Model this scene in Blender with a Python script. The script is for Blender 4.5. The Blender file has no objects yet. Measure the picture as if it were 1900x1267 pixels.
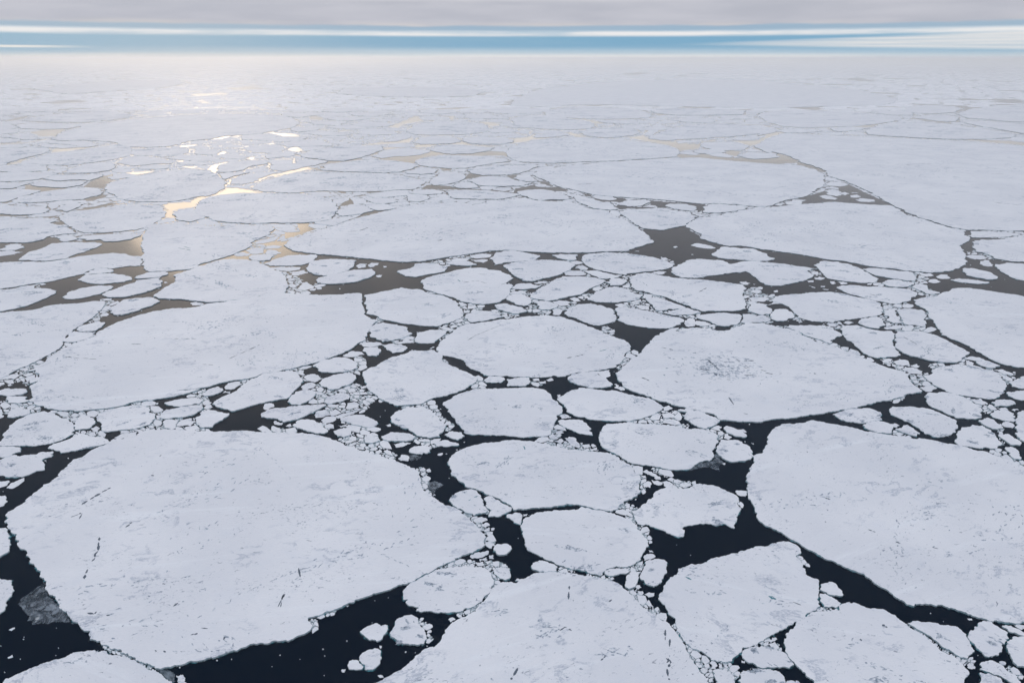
import bpy, math, random, json
import numpy as np
from mathutils import Vector
from mathutils.geometry import delaunay_2d_cdt
R = math.radians
S = bpy.context.scene
COL = S.collection

# ------------------------------------------------------------------ camera
PW, PH = 1900.0, 1267.0
FPX = 1267.0                      # focal length in photo pixels (24 mm on full frame)
HOR = 107.0                       # row of the horizon
CAM_H = 300.0
PITCH = math.atan((PH/2-HOR)/FPX)
cam = bpy.data.cameras.new('camera'); cam.lens = 24.0*FPX/1267.0; cam.sensor_width = 36.0
cam.clip_start = 1.0; cam.clip_end = 400000.0
camo = bpy.data.objects.new('camera', cam); COL.objects.link(camo)
camo.location = (0, 0, CAM_H); camo.rotation_euler = (math.pi/2-PITCH, 0, 0)
S.camera = camo
S.render.resolution_x = 1024; S.render.resolution_y = 682

# ------------------------------------------------------------------ sun direction
SUN_AZ, SUN_EL = R(-23.0), R(9.6)          # azimuth measured from +Y towards +X
sdir = Vector((math.sin(SUN_AZ)*math.cos(SUN_EL), math.cos(SUN_AZ)*math.cos(SUN_EL), math.sin(SUN_EL)))
sl = bpy.data.lights.new('sun', 'SUN'); sl.energy = 0.7; sl.angle = R(14.0); sl.color = (1.0, 0.79, 0.58)
so = bpy.data.objects.new('sun', sl); COL.objects.link(so)
so.rotation_euler = (-sdir).to_track_quat('-Z', 'Y').to_euler()

# ------------------------------------------------------------------ world: overcast lid over a clear blue gap at the horizon
wd = bpy.data.worlds.new('World'); S.world = wd; wd.use_nodes = True
nt = wd.node_tree; N = nt.nodes; LK = nt.links; N.clear()
def nd(t, **k):
    n = N.new(t)
    for a, b in k.items(): setattr(n, a, b)
    return n
def mth(op, a, b=None, c=None, clamp=False):
    n = nd('ShaderNodeMath', operation=op, use_clamp=clamp)
    for i, v in enumerate((a, b, c)):
        if v is None: continue
        if isinstance(v, (int, float)): n.inputs[i].default_value = v
        else: LK.new(v, n.inputs[i])
    return n.outputs[0]
def mixc(f, a, b, mode='MIX'):
    n = nd('ShaderNodeMix', data_type='RGBA', blend_type=mode)
    for i, v in ((0, f), (6, a), (7, b)):
        if isinstance(v, (int, float)): n.inputs[i].default_value = v
        elif isinstance(v, tuple): n.inputs[i].default_value = (*v, 1)
        else: LK.new(v, n.inputs[i])
    return n.outputs[2]
tc = nd('ShaderNodeTexCoord'); sx = nd('ShaderNodeSeparateXYZ'); LK.new(tc.outputs['Generated'], sx.inputs[0])
X, Y, Z = sx.outputs
elv = mth('MULTIPLY', mth('ARCSINE', Z), 57.2958)                  # elevation in degrees
azm = mth('MULTIPLY', mth('ARCTAN2', X, Y), 57.2958)               # azimuth in degrees
def noise(sa, se, detail=4, scale=1.0, rough=0.55, off=0.0):
    cb = nd('ShaderNodeCombineXYZ'); LK.new(mth('MULTIPLY', azm, sa), cb.inputs[0]); LK.new(mth('MULTIPLY', elv, se), cb.inputs[1]); cb.inputs[2].default_value = off
    n = nd('ShaderNodeTexNoise'); LK.new(cb.outputs[0], n.inputs['Vector']); n.inputs['Scale'].default_value = scale
    n.inputs['Detail'].default_value = detail; n.inputs['Roughness'].default_value = rough
    return n.outputs['Fac']
def step(v, lo, hi):
    n = nd('ShaderNodeMapRange', interpolation_type='SMOOTHSTEP')
    LK.new(v, n.inputs[0]); n.inputs[1].default_value = lo; n.inputs[2].default_value = hi
    return n.outputs[0]
sky = nd('ShaderNodeTexSky', sky_type='NISHITA'); sky.sun_disc = False; sky.sun_elevation = SUN_EL; sky.sun_rotation = SUN_AZ
skyc = nd('ShaderNodeVectorMath', operation='SCALE'); LK.new(sky.outputs[0], skyc.inputs[0]); skyc.inputs['Scale'].default_value = 0.10
# clear air in the gap: the physical sky tinted towards the deep blue of the gap
nb = noise(0.05, 1.4, 3)
blue = mixc(step(elv, 0.0, 0.40), (0.72, 0.72, 0.72), (0.40, 0.52, 0.62))
blue = mixc(step(elv, 0.35, 0.85), blue, (0.175, 0.365, 0.53))
blue = mixc(mth('MULTIPLY', step(mth('ABSOLUTE', mth('SUBTRACT', azm, 3.0)), 12.0, 36.0), 0.7), blue, mixc(step(elv, 0.1, 0.5), (0.55, 0.6, 0.65), (0.25, 0.42, 0.56)))
blue = mixc(mth('MULTIPLY', step(nb, 0.42, 0.62), 0.25), blue, (0.25, 0.42, 0.56))
clear = mixc(0.985, skyc.outputs[0], blue)
clear = mixc(mth('MULTIPLY', step(elv, 1.75, 1.95), 0.55), clear, (0.40, 0.46, 0.54))
# thin white bars of far cloud inside the gap
def bar(lo, hi, soft, waz=0.03, amp=0.15, off=0.0, az0=None, az1=None, tilt=0.0):
    w = mth('ADD', elv, mth('MULTIPLY', mth('SUBTRACT', noise(waz, 0.0, 2, off=off), 0.5), amp*2))
    w = mth('ADD', w, mth('MULTIPLY', azm, tilt))
    a = mth('MULTIPLY', step(w, lo-soft, lo+soft), mth('SUBTRACT', 1.0, step(w, hi-soft, hi+soft)))
    if az0 is not None: a = mth('MULTIPLY', a, step(azm, az0, az1))
    return a
c = clear
bar1 = bar(1.50, 1.84, 0.13, off=3.0, amp=0.12)
bar1 = mth('MULTIPLY', bar1, mth('ADD', 0.45, mth('MULTIPLY', step(noise(0.09, 1.5, 4, off=21.0), 0.36, 0.6), 0.55)))
c = mixc(mth('MULTIPLY', bar1, 0.92), c, (0.80, 0.78, 0.77))
# a bank that thickens towards the right
lo_ = step(mth('ADD', elv, mth('MULTIPLY', azm, 0.0186)), 1.00, 1.30)
hi_ = mth('SUBTRACT', 1.0, step(mth('SUBTRACT', elv, mth('MULTIPLY', azm, 0.030)), 0.40, 0.66))
bar2 = mth('MULTIPLY', mth('MULTIPLY', lo_, hi_), step(azm, 7.0, 26.0))
c = mixc(mth('MULTIPLY', bar2, mth('ADD', 0.5, mth('MULTIPLY', step(noise(0.08, 5.0, 4, off=31.0), 0.30, 0.62), 0.42))), c, (0.72, 0.71, 0.705))
bar3 = mth('MULTIPLY', bar(0.60, 0.74, 0.03, off=11.0, amp=0.02), mth('SUBTRACT', 1.0, step(azm, -34.0, -28.5)))
c = mixc(mth('MULTIPLY', bar3, 0.9), c, (0.76, 0.74, 0.70))
# the overcast lid
nl = noise(0.13, 1.1, 4, rough=0.5)
nw = noise(0.09, 0.5, 4, off=5.0)
lid = mixc(step(nl, 0.2, 0.8), (0.415, 0.43, 0.49), (0.51, 0.515, 0.57))
lid = mixc(mth('MULTIPLY', mth('SUBTRACT', 1.0, step(elv, 2.15, 2.6)), mth('MULTIPLY', step(nw, 0.4, 0.6), 0.7)), lid, (0.58, 0.56, 0.56))
hi1 = mixc(step(elv, 4.0, 14.0), lid, (0.50, 0.50, 0.53))
hi1 = mixc(step(elv, 14.0, 30.0), hi1, (0.17, 0.25, 0.34))
# bright sky band above the view, added to light the haze and far ice
thin = mth('MULTIPLY', mth('MULTIPLY', step(elv, 3.7, 6.0), mth('SUBTRACT', 1.0, step(elv, 5.0, 9.0))), mth('POWER', 2.71828, mth('MULTIPLY', mth('MULTIPLY', mth('ADD', azm, 5.0), mth('ADD', azm, 5.0)), -1.0/(2*40.0*40.0))))
hi1 = mixc(thin, hi1, (2.15, 2.02, 1.88))
lidc = mixc(step(elv, 42.0, 64.0), hi1, (1.44, 1.455, 1.575))
lidm = step(mth('ADD', elv, mth('MULTIPLY', mth('SUBTRACT', noise(0.22, 0.8, 5, off=2.0), 0.5), 0.4)), 2.08, 2.30)
c = mixc(lidm, c, lidc)
# the place where the sun stands behind the cloud
dt = nd('ShaderNodeVectorMath', operation='DOT_PRODUCT'); LK.new(tc.outputs['Generated'], dt.inputs[0]); dt.inputs[1].default_value = sdir
ang = mth('MULTIPLY', mth('ARCCOSINE', mth('MINIMUM', dt.outputs['Value'], 0.999999)), 57.2958)
def lobe(sig, amp, col):
    g = mth('MULTIPLY', mth('POWER', 2.71828, mth('MULTIPLY', mth('MULTIPLY', ang, ang), -1.0/(2*sig*sig))), amp)
    n = nd('ShaderNodeVectorMath', operation='SCALE'); n.inputs[0].default_value = col; LK.new(g, n.inputs['Scale'])
    return n.outputs[0]
gap = mth('MULTIPLY', lidm, step(noise(0.12, 0.35, 4, off=9.0), 0.36, 0.58))
gap = mth('ADD', mth('MULTIPLY', gap, 0.75), 0.25)
l1 = lobe(3.0, 1.5, (1.0, 0.74, 0.46)); l2 = lobe(12.0, 0.95, (1.0, 0.80, 0.58))
ad = nd('ShaderNodeVectorMath', operation='ADD'); LK.new(l1, ad.inputs[0]); LK.new(l2, ad.inputs[1])
ms = nd('ShaderNodeVectorMath', operation='SCALE'); LK.new(ad.outputs[0], ms.inputs[0]); LK.new(mth('MULTIPLY', gap, step(elv, 3.5, 7.5)), ms.inputs['Scale'])
fin = nd('ShaderNodeVectorMath', operation='ADD'); LK.new(c, fin.inputs[0]); LK.new(ms.outputs[0], fin.inputs[1])
bg = nd('ShaderNodeBackground'); LK.new(fin.outputs[0], bg.inputs[0]); bg.inputs[1].default_value = 7.15
wo = nd('ShaderNodeOutputWorld'); LK.new(bg.outputs[0], wo.inputs[0])

S.view_settings.view_transform = 'Standard'; S.view_settings.look = 'None'
S.view_settings.exposure = -2.68; S.view_settings.gamma = 1.0
S.cycles.max_bounces = 6; S.cycles.volume_bounces = 2; S.cycles.use_denoising = True

# outlines of the floes as seen in the photograph, in its pixels (projected to the sea surface below)
FLOES="""
giant|9,958 30,943 51,926 73,909 93,897 109,880 131,859 157,847 177,833 200,824 210,816 227,816 253,810 258,804 275,799 321,798 379,801 414,802 480,803 528,804 571,806 596,810 634,823 667,837 697,845 738,858 773,873 781,890 783,907 801,920 816,933 844,943 864,958 884,976 900,993 896,1018 869,1029 829,1047 786,1068 755,1085 723,1096 687,1107 647,1121 622,1133 591,1144 571,1149 581,1162 576,1172 543,1188 518,1192 485,1195 470,1196 430,1210 402,1221 374,1227 336,1236 291,1243 265,1231 240,1219 217,1207 200,1200 177,1191 154,1171 136,1155 109,1121 88,1099 82,1076 68,1056 53,1035 51,1027 38,1020 30,1003 15,982 8,971 16,963
cornerleft|5,1267 10,1260 33,1251 63,1238 83,1230 121,1220 144,1210 195,1208 202,1215 220,1216 237,1220 258,1231 275,1243 298,1250 308,1260 321,1273 303,1326 0,1326
|-15,982 15,982 20,1004 18,1025 0,1035 -15,1038
|-15,1077 5,1076 23,1077 25,1091 23,1106 11,1119 11,1131 0,1140 -15,1142
|15,1169 27,1163 28,1166 21,1171
|13,1220 23,1214 25,1219 16,1222
|326,1253 336,1251 344,1260 345,1275 328,1275
bottomcentre|702,1266 725,1254 748,1240 766,1225 783,1208 796,1202 806,1202 819,1187 829,1167 846,1152 874,1139 894,1119 907,1104 925,1083 937,1081 963,1080 955,1078 973,1075 998,1063 1041,1063 1066,1065 1097,1071 1127,1076 1147,1083 1162,1096 1175,1106 1189,1125 1203,1135 1220,1147 1238,1155 1251,1169 1266,1191 1279,1215 1294,1238 1306,1253 1319,1273 1334,1326 561,1351 622,1301
rightmid|1241,1076 1256,1066 1258,1056 1274,1051 1294,1048 1327,1035 1357,1028 1390,1019 1420,1015 1428,1011 1445,1006 1465,1006 1481,1014 1487,1028 1476,1032 1487,1043 1489,1053 1496,1068 1519,1076 1520,1091 1519,1109 1522,1126 1498,1140 1471,1160 1443,1174 1420,1186 1395,1200 1375,1211 1357,1229 1319,1226 1309,1215 1294,1207 1279,1200 1263,1182 1253,1149 1238,1134 1220,1112 1231,1088
bottomright|1453,1192 1471,1167 1488,1149 1511,1136 1534,1135 1556,1134 1574,1118 1584,1119 1607,1129 1627,1131 1642,1133 1673,1154 1711,1179 1736,1200 1774,1222 1799,1249 1791,1260 1769,1306 1506,1306 1510,1265 1493,1250 1476,1235 1460,1215
|1683,1157 1693,1153 1736,1157 1776,1164 1786,1173 1799,1192 1809,1210 1794,1224 1774,1217 1748,1202 1718,1178 1698,1167
|1794,1181 1807,1169 1807,1164 1824,1152 1839,1154 1860,1169 1870,1174 1867,1190 1860,1205 1855,1212 1834,1221 1817,1208 1802,1192
|1867,1193 1880,1182 1900,1182 1915,1187 1915,1240 1900,1239 1887,1238 1875,1222 1866,1202
|1817,1232 1837,1225 1855,1232 1872,1248 1887,1255 1900,1283 1890,1275 1855,1255 1834,1248 1817,1243
|1817,1248 1834,1250 1850,1256 1872,1273 1885,1301 1814,1301
|1794,1232 1807,1231 1811,1238 1804,1242 1794,1238
|1853,1227 1865,1227 1867,1234 1856,1233
|1522,1085 1549,1083 1555,1092 1566,1106 1541,1106 1521,1096
|1520,1102 1531,1102 1546,1110 1561,1120 1551,1129 1529,1127 1521,1116
|1857,1162 1875,1162 1898,1174 1910,1182 1895,1181 1872,1174
|1880,1160 1895,1159 1915,1160 1915,1169 1895,1169
|1794,1147 1804,1147 1805,1151 1796,1150
|1395,1196 1420,1201 1438,1206 1460,1215 1474,1235 1465,1241 1435,1240 1405,1239 1397,1232 1377,1222 1375,1215 1392,1202 1407,1200
|1375,1245 1420,1243 1440,1245 1454,1255 1457,1265 1450,1301 1369,1301
|1458,1266 1465,1262 1482,1263 1486,1281 1455,1281
|1406,1231 1412,1231 1414,1236 1407,1240
|1375,1225 1382,1226 1382,1231 1376,1230
|1407,1193 1420,1186 1440,1182 1443,1186 1435,1190 1420,1191
|1322,1245 1334,1243 1347,1245 1361,1254 1363,1275 1329,1283 1327,1260
|1316,1229 1327,1226 1332,1235 1329,1242 1319,1241
|1333,1230 1340,1232 1340,1241 1334,1240
|1342,1231 1349,1232 1351,1239 1344,1238
|667,1173 677,1166 690,1160 700,1157 707,1163 720,1161 719,1172 710,1187 700,1192 685,1189 677,1183
|724,1183 728,1169 733,1154 750,1144 763,1142 774,1147 777,1157 788,1169 792,1184 787,1197 761,1198 738,1196 733,1187
|666,1221 672,1212 685,1206 702,1204 707,1212 706,1227 697,1241 682,1244 677,1235 666,1227
|644,1235 657,1225 665,1226 675,1238 672,1243 647,1243
|634,1241 642,1241 639,1248 634,1247
|700,1253 707,1251 713,1256 705,1258
|704,1197 709,1198 707,1204 704,1202
|585,1147 601,1138 604,1144 594,1149
|642,1124 648,1123 644,1127
ovalcentre|748,1096 755,1088 773,1078 786,1070 811,1057 844,1051 864,1051 887,1053 902,1056 912,1068 917,1083 912,1099 897,1111 887,1121 874,1129 854,1136 824,1138 786,1136 771,1135 778,1129 758,1125 752,1119 757,1114 748,1114
|831,1149 840,1145 846,1149 836,1155
|878,963 894,958 906,965 894,970 882,970
|892,974 902,969 910,975 900,980
|910,980 915,978 917,984 911,984
|901,987 915,986 917,996 905,995
|900,1006 907,1004 919,1011 913,1018 902,1014
|915,1020 922,1011 937,1010 948,1014 946,1025 929,1032 920,1028
|872,1030 887,1024 905,1021 907,1028 892,1035 874,1036
|889,1037 903,1033 905,1039 891,1042
|907,1030 916,1028 917,1037 908,1037
|883,1043 897,1042 900,1049 887,1051
|900,1043 910,1039 912,1044 903,1048
|913,1042 927,1041 927,1051 918,1052
|931,1046 939,1046 938,1053 932,1052
|867,1040 874,1038 878,1044 869,1046
|916,1063 921,1054 946,1055 948,1073 937,1078 922,1070
roundmid|967,982 973,962 996,952 1041,948 1061,947 1079,941 1104,947 1129,952 1150,958 1167,962 1183,978 1195,996 1203,1005 1204,1014 1193,1028 1189,1040 1177,1048 1162,1054 1150,1054 1132,1055 1119,1063 1114,1070 1092,1064 1066,1058 1049,1054 1033,1049 1013,1040 996,1030 978,1022 974,1008
|985,1051 993,1044 1013,1043 1026,1048 1035,1053 1033,1062 1001,1063 988,1058
|1121,1063 1132,1056 1160,1055 1168,1061 1162,1066 1142,1069 1122,1067
|1160,1083 1161,1072 1172,1062 1190,1062 1184,1078 1179,1091 1167,1095 1159,1090
|1186,1073 1193,1058 1198,1042 1215,1038 1234,1040 1237,1053 1233,1068 1228,1082 1213,1090 1198,1085
|1193,1034 1199,1028 1213,1028 1217,1033 1208,1038 1195,1041
|1195,1102 1203,1099 1215,1100 1214,1106 1203,1109
|1203,1112 1208,1119 1214,1126 1203,1125 1199,1120
|1209,1130 1214,1129 1216,1136 1210,1135
|1179,1090 1186,1085 1191,1090 1185,1094
|1183,1096 1193,1096 1192,1104 1184,1103
|1180,1049 1186,1049 1185,1053
|1203,1020 1210,1021 1213,1025 1204,1024
|940,1058 948,1054 948,1075 939,1077
|935,1014 945,1012 948,1018 940,1027 930,1029
|940,955 965,952 969,962 967,975 958,972 950,966 940,961
|970,954 979,953 978,957 970,958
hookfloe|1175,958 1189,948 1190,938 1212,923 1213,915 1231,907 1253,900 1258,907 1276,907 1289,899 1306,899 1334,904 1354,914 1370,923 1368,935 1376,945 1370,955 1367,968 1362,982 1344,972 1329,977 1319,973 1294,974 1276,976 1266,981 1271,988 1268,997 1258,998 1233,986 1208,978 1185,974 1177,965
|1261,902 1268,895 1281,896 1284,901 1271,906
|1364,911 1370,910 1386,911 1387,919 1375,921 1366,916
|1368,933 1375,931 1381,938 1375,943
longslab|1112,806 1117,795 1127,787 1150,786 1193,787 1256,791 1271,796 1304,797 1324,803 1332,809 1334,821 1324,834 1322,854 1299,858 1289,864 1279,872 1266,873 1233,871 1200,864 1172,861 1155,852 1140,842 1127,837 1114,827 1111,816
grey|1279,873 1289,865 1299,858 1322,855 1327,842 1334,844 1344,859 1334,867 1338,876 1319,868 1304,867 1294,870
roundsmall|1328,837 1334,824 1349,818 1370,818 1387,827 1396,838 1395,852 1382,857 1357,859 1342,853 1332,844
|1338,860 1346,859 1344,864
|1342,796 1347,791 1364,796 1386,808 1383,813 1364,811 1347,803
|1343,806 1348,804 1359,811 1352,816 1343,813
|1367,797 1380,796 1387,802 1375,803
|1319,794 1332,789 1340,792 1339,800 1327,798
|1256,762 1274,758 1299,763 1329,776 1335,784 1319,794 1306,797 1286,789 1271,779 1266,772 1275,766
leftcentre|831,858 830,860 839,845 874,829 897,823 940,818 963,818 991,821 1016,825 1041,832 1076,837 1107,840 1132,843 1145,852 1160,859 1172,866 1177,877 1189,890 1186,905 1189,914 1167,929 1150,938 1135,951 1104,947 1081,940 1066,938 1049,938 1028,941 1008,943 973,947 953,948 940,936 940,935 915,923 887,911 864,905 849,892 836,880 835,867
|835,925 844,917 872,909 884,911 892,920 897,930 902,943 902,953 879,958 864,953 846,943 836,933
|897,926 907,921 925,929 950,943 949,949 927,960 905,960 912,948 902,943
|1142,945 1155,944 1172,953 1174,960 1150,954 1141,950
|1172,948 1190,941 1189,952 1176,955
|1160,935 1170,935 1169,941 1160,943
|1191,875 1200,871 1218,880 1223,885 1208,883
|1193,897 1203,892 1210,897 1207,905 1194,904
|1208,890 1220,891 1231,896 1223,901 1213,898
|1213,886 1225,884 1227,890 1217,890
|1188,882 1198,882 1200,887 1193,888
|1190,912 1194,906 1198,915 1193,918
upcentre|821,748 836,741 859,729 879,722 950,721 965,720 998,721 1013,725 1023,733 1025,741 1036,748 1044,758 1044,765 1033,772 1028,789 1023,804 1016,810 991,811 940,810 940,809 900,808 864,806 846,785 834,767
ovalup|1033,742 1041,736 1054,728 1076,720 1104,723 1137,725 1162,731 1188,737 1213,743 1228,753 1229,761 1218,767 1193,777 1175,781 1150,783 1117,781 1092,779 1066,773 1051,765 1046,752
|1035,782 1041,779 1074,779 1089,786 1097,796 1100,809 1081,806 1061,799 1039,789
|1047,813 1056,810 1069,813 1076,824 1075,834 1064,829 1054,820
|1030,801 1041,798 1047,803 1039,806 1031,805
|991,819 1001,811 1018,811 1021,816 1008,821 992,821
|1027,819 1041,813 1047,818 1040,824
|1094,833 1107,829 1108,835 1099,839
|1080,825 1094,824 1097,829 1084,832
|1037,771 1049,768 1061,775 1041,777
|1229,782 1243,777 1258,780 1265,787 1253,789 1231,785
|1227,768 1241,765 1252,770 1248,776 1231,776
|1229,756 1241,752 1249,758 1241,762 1231,762
|1183,782 1200,780 1201,786 1183,786
|1267,789 1274,789 1273,793 1268,792
topcentrefrag|1052,704 1061,695 1081,691 1104,690 1114,698 1127,705 1135,718 1122,720 1097,722 1081,717 1064,712
|1103,689 1132,686 1133,698 1124,704 1114,697
|1140,712 1145,713 1147,718 1157,718 1160,724 1152,725 1140,720
|940,704 955,702 982,701 983,712 975,717 960,717 940,717
|988,703 1001,702 1001,707 989,708
|999,708 1013,707 1013,712 1002,712
|1013,705 1023,701 1028,705 1018,708
|1033,733 1040,732 1040,737 1035,738
triangle|724,775 733,766 750,759 783,755 798,761 809,773 816,781 828,791 824,801 816,811 798,814 773,810 761,801 738,790 726,785
upleft|672,691 697,681 723,665 766,651 804,650 821,660 822,672 839,680 874,695 887,703 879,713 859,725 834,733 798,742 781,751 750,753 728,751 707,742 697,734 682,723 676,708
|644,748 657,745 667,749 666,756 644,760 642,755
|601,748 606,737 632,729 649,732 648,741 632,747 611,751
|591,712 601,703 627,695 652,693 661,699 657,708 647,715 627,723 611,724 596,718
|622,772 647,765 670,761 657,768 632,776 624,776
|630,777 652,771 672,770 687,776 702,786 697,791 682,794 662,790 642,784
|678,795 690,792 707,795 706,799 692,802 681,799
|618,801 632,796 647,796 652,803 648,809 637,813 624,808
|676,821 680,810 692,804 702,808 706,819 690,824
|707,811 725,803 753,805 772,811 766,818 743,820 713,818
|730,824 748,820 764,822 748,829 735,831
|758,838 768,829 788,827 802,832 798,840 783,844 763,842
|738,851 745,843 758,845 758,856 743,855
|805,824 816,819 829,817 852,824 849,828 824,830 810,829
|824,808 836,801 857,803 863,810 849,818 836,814
|776,815 788,814 798,816 798,821 778,819
|806,773 811,766 820,767 819,772
|715,789 725,786 726,791 719,792
|812,842 822,840 821,844 814,846
|791,871 798,869 800,876 792,876
|782,887 791,881 800,887 796,893 785,893
|711,837 718,833 728,842 731,847 720,844
|696,837 705,833 710,838 702,843
|659,829 670,829 678,833 672,835
|663,819 667,813 676,814 675,820
|639,821 649,816 658,819 647,823
grey|758,845 773,844 783,847 778,852 761,856
grey|795,895 806,892 825,899 811,909 804,917 796,909
|542,790 553,781 571,779 584,781 599,791 610,801 601,806 581,804 558,797
|595,780 604,773 622,772 623,780 609,785 598,785
|584,768 589,762 606,760 614,767 604,772 586,776
|483,770 495,762 510,758 541,755 566,753 596,751 606,753 591,761 581,767 563,775 543,781 526,785 508,777 493,777
|507,784 510,780 526,785 523,789 510,788
|529,791 539,786 542,791 536,793
|533,747 538,738 548,728 561,725 579,725 587,729 584,736 569,747 556,753 541,752
|558,718 566,712 579,709 586,713 581,720 569,724 560,723
|563,699 576,694 591,696 596,704 584,710 571,707
|488,755 493,748 508,749 509,755 498,760 489,760
|627,756 611,756 604,753 611,749 629,750
|657,734 666,733 666,739 658,739
|644,723 657,720 659,727 647,729
|667,718 680,715 680,720 670,722
|667,729 680,727 682,732 670,733
|627,789 642,788 644,792 632,793
longleft|470,704 485,696 513,691 546,690 556,698 562,705 556,718 546,727 533,741 500,746 488,749 470,753 455,758 430,765 409,758 393,751 404,742 430,731 455,712 470,703
|363,780 371,767 387,760 404,765 427,768 414,780 394,794 374,795 365,789
|374,734 387,723 404,718 414,722 411,728 397,734 379,736
|416,718 427,710 445,708 450,713 435,722 419,723
|412,729 418,725 428,726 427,730
|304,748 328,742 364,738 378,741 369,751 351,753 323,755 313,753
|297,770 308,761 336,756 376,753 375,761 359,771 336,776 303,779
|327,791 334,779 356,776 359,786 354,791
|179,777 184,767 215,758 253,752 273,756 288,768 289,777 278,789 258,795 222,799 195,803 188,794 187,786
|139,795 144,779 152,768 174,777 178,785 167,796 141,799
|168,795 179,790 186,794 181,803 172,801
|211,813 225,805 255,801 255,809 232,814 217,816
|139,811 152,804 167,810 189,811 202,818 200,824 177,830 152,835 114,842 88,833 91,829 119,819
leftedge|0,821 5,806 23,787 33,779 51,770 83,763 101,767 126,777 136,786 138,806 114,818 93,824 61,829 25,828 0,828 -15,827 -15,806
|-15,829 13,830 39,831 40,839 20,848 0,850 -15,852
|-15,857 0,854 20,845 33,847 68,844 78,839 100,838 96,849 78,854 83,867 83,873 51,883 28,887 -15,880
|11,906 20,896 45,886 45,893 23,907
|-15,895 0,893 20,893 13,901 0,905 -15,907
|-15,923 0,920 10,919 15,930 8,938 0,941 -15,940
|14,773 20,761 45,755 58,767 45,773 23,777
|10,743 15,736 51,737 56,744 45,748 15,749
|-10,728 10,722 45,722 52,727 43,733 15,737 0,734 -10,733
|-10,703 25,694 39,696 28,704 0,705 -10,708
|13,714 20,712 25,715 15,717
|30,707 37,705 38,708 32,710
|-10,708 8,709 10,713 0,717 -10,717
|131,770 139,766 145,768 144,773 134,775
|61,758 69,755 78,758 66,762
|-10,753 0,752 8,773 0,777 -10,777
|81,854 87,853 86,857
|346,734 354,731 366,732 361,737 347,738
bigright|1425,809 1438,794 1463,787 1491,786 1503,781 1526,784 1561,791 1597,799 1635,806 1673,810 1688,814 1711,815 1736,819 1766,825 1799,833 1829,839 1855,849 1887,861 1915,872 1915,1158 1885,1159 1839,1155 1814,1148 1784,1136 1746,1124 1711,1123 1683,1124 1668,1114 1647,1097 1627,1087 1607,1072 1577,1058 1546,1043 1521,1032 1496,1020 1465,1001 1443,987 1420,977 1407,967 1400,950 1400,943 1387,920 1386,902 1385,882 1395,864 1402,844 1415,842 1420,829
|1544,770 1569,760 1612,758 1635,766 1637,780 1622,782 1597,787 1572,784 1554,776
|1603,795 1607,785 1635,783 1650,787 1657,797 1655,806 1632,805 1612,799
|1649,761 1655,755 1693,755 1723,759 1751,770 1774,780 1778,791 1774,803 1741,813 1716,806 1698,792 1688,785 1668,777 1652,770
|1660,797 1683,789 1695,796 1708,806 1700,811 1675,804
|1650,789 1660,785 1670,790 1663,794
|1717,734 1723,729 1748,728 1774,733 1802,744 1824,763 1822,776 1799,779 1774,777 1754,768 1723,753 1718,746
|1714,700 1728,695 1727,689 1738,683 1774,676 1814,680 1844,689 1860,699 1867,710 1866,723 1855,737 1837,742 1814,739 1781,734 1761,729 1736,717 1723,708
|1705,719 1731,715 1740,720 1728,727 1718,727
|1688,700 1698,696 1702,703 1693,706
|1770,820 1774,806 1784,794 1804,789 1822,790 1839,799 1847,809 1860,824 1852,829 1844,834 1814,833 1779,828
|1814,781 1832,776 1844,780 1863,796 1842,798 1824,789
|1837,768 1844,762 1870,762 1882,768 1882,784 1860,781 1842,775
|1838,748 1850,743 1875,743 1886,751 1870,755 1847,756
|1800,741 1819,739 1833,748 1824,752 1809,748
|1850,808 1870,806 1892,819 1894,828 1875,827 1860,816
|1863,832 1875,829 1890,837 1895,854 1882,853 1872,844
|1886,768 1895,763 1915,761 1915,819 1898,821 1882,806 1885,786
|1858,786 1870,782 1884,790 1880,795 1862,792
|1842,842 1852,838 1860,843 1850,846
|1876,760 1887,758 1892,761 1882,764
|1852,758 1865,756 1872,761 1860,763
|1866,728 1900,725 1915,725 1915,742 1895,744 1875,737
|1870,709 1900,698 1915,698 1915,723 1895,722 1877,718
|1843,686 1860,685 1882,694 1872,696 1855,691
|1855,696 1867,696 1877,701 1870,707 1860,701
|1673,684 1693,681 1705,686 1713,695 1695,694 1680,689
|1713,693 1721,691 1723,695 1716,696
|1814,679 1834,677 1857,681 1850,685 1829,683
grey|82,1077 88,1099 109,1121 126,1142 138,1159 121,1155 99,1154 58,1160 61,1153 49,1152 54,1144 45,1135 32,1121 38,1111 53,1101 66,1091
grey|291,1243 311,1241 323,1248 326,1265 316,1266 303,1254
ridgefloe|1142,694 1154,682 1167,672 1183,659 1198,643 1212,628 1225,619 1236,616 1260,616 1265,611 1293,609 1313,611 1331,615 1353,614 1371,607 1384,600 1415,602 1442,608 1464,611 1486,620 1508,632 1530,640 1544,642 1568,653 1591,661 1613,672 1635,679 1657,686 1675,691 1686,696 1686,703 1697,712 1703,719 1688,705 1695,715 1713,727 1685,732 1668,739 1622,749 1594,756 1561,762 1521,770 1471,777 1420,782 1407,785 1372,784 1337,781 1329,773 1294,762 1256,755 1218,744 1195,734 1160,722 1145,705 1142,693
|1197,556 1203,553 1221,553 1234,557 1265,568 1274,572 1251,575 1221,578 1214,573
dometop|809,650 815,637 828,623 846,611 864,602 899,598 939,593 974,588 1005,586 1038,587 1061,594 1083,602 1116,615 1149,629 1160,632 1167,637 1170,646 1159,659 1154,672 1143,682 1132,684 1103,689 1072,692 1038,700 1005,701 961,700 930,699 904,698 893,693 873,685 864,677 857,668 839,663 828,661 816,661
|898,705 910,698 928,699 938,704 930,711 912,711 901,710
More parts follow.
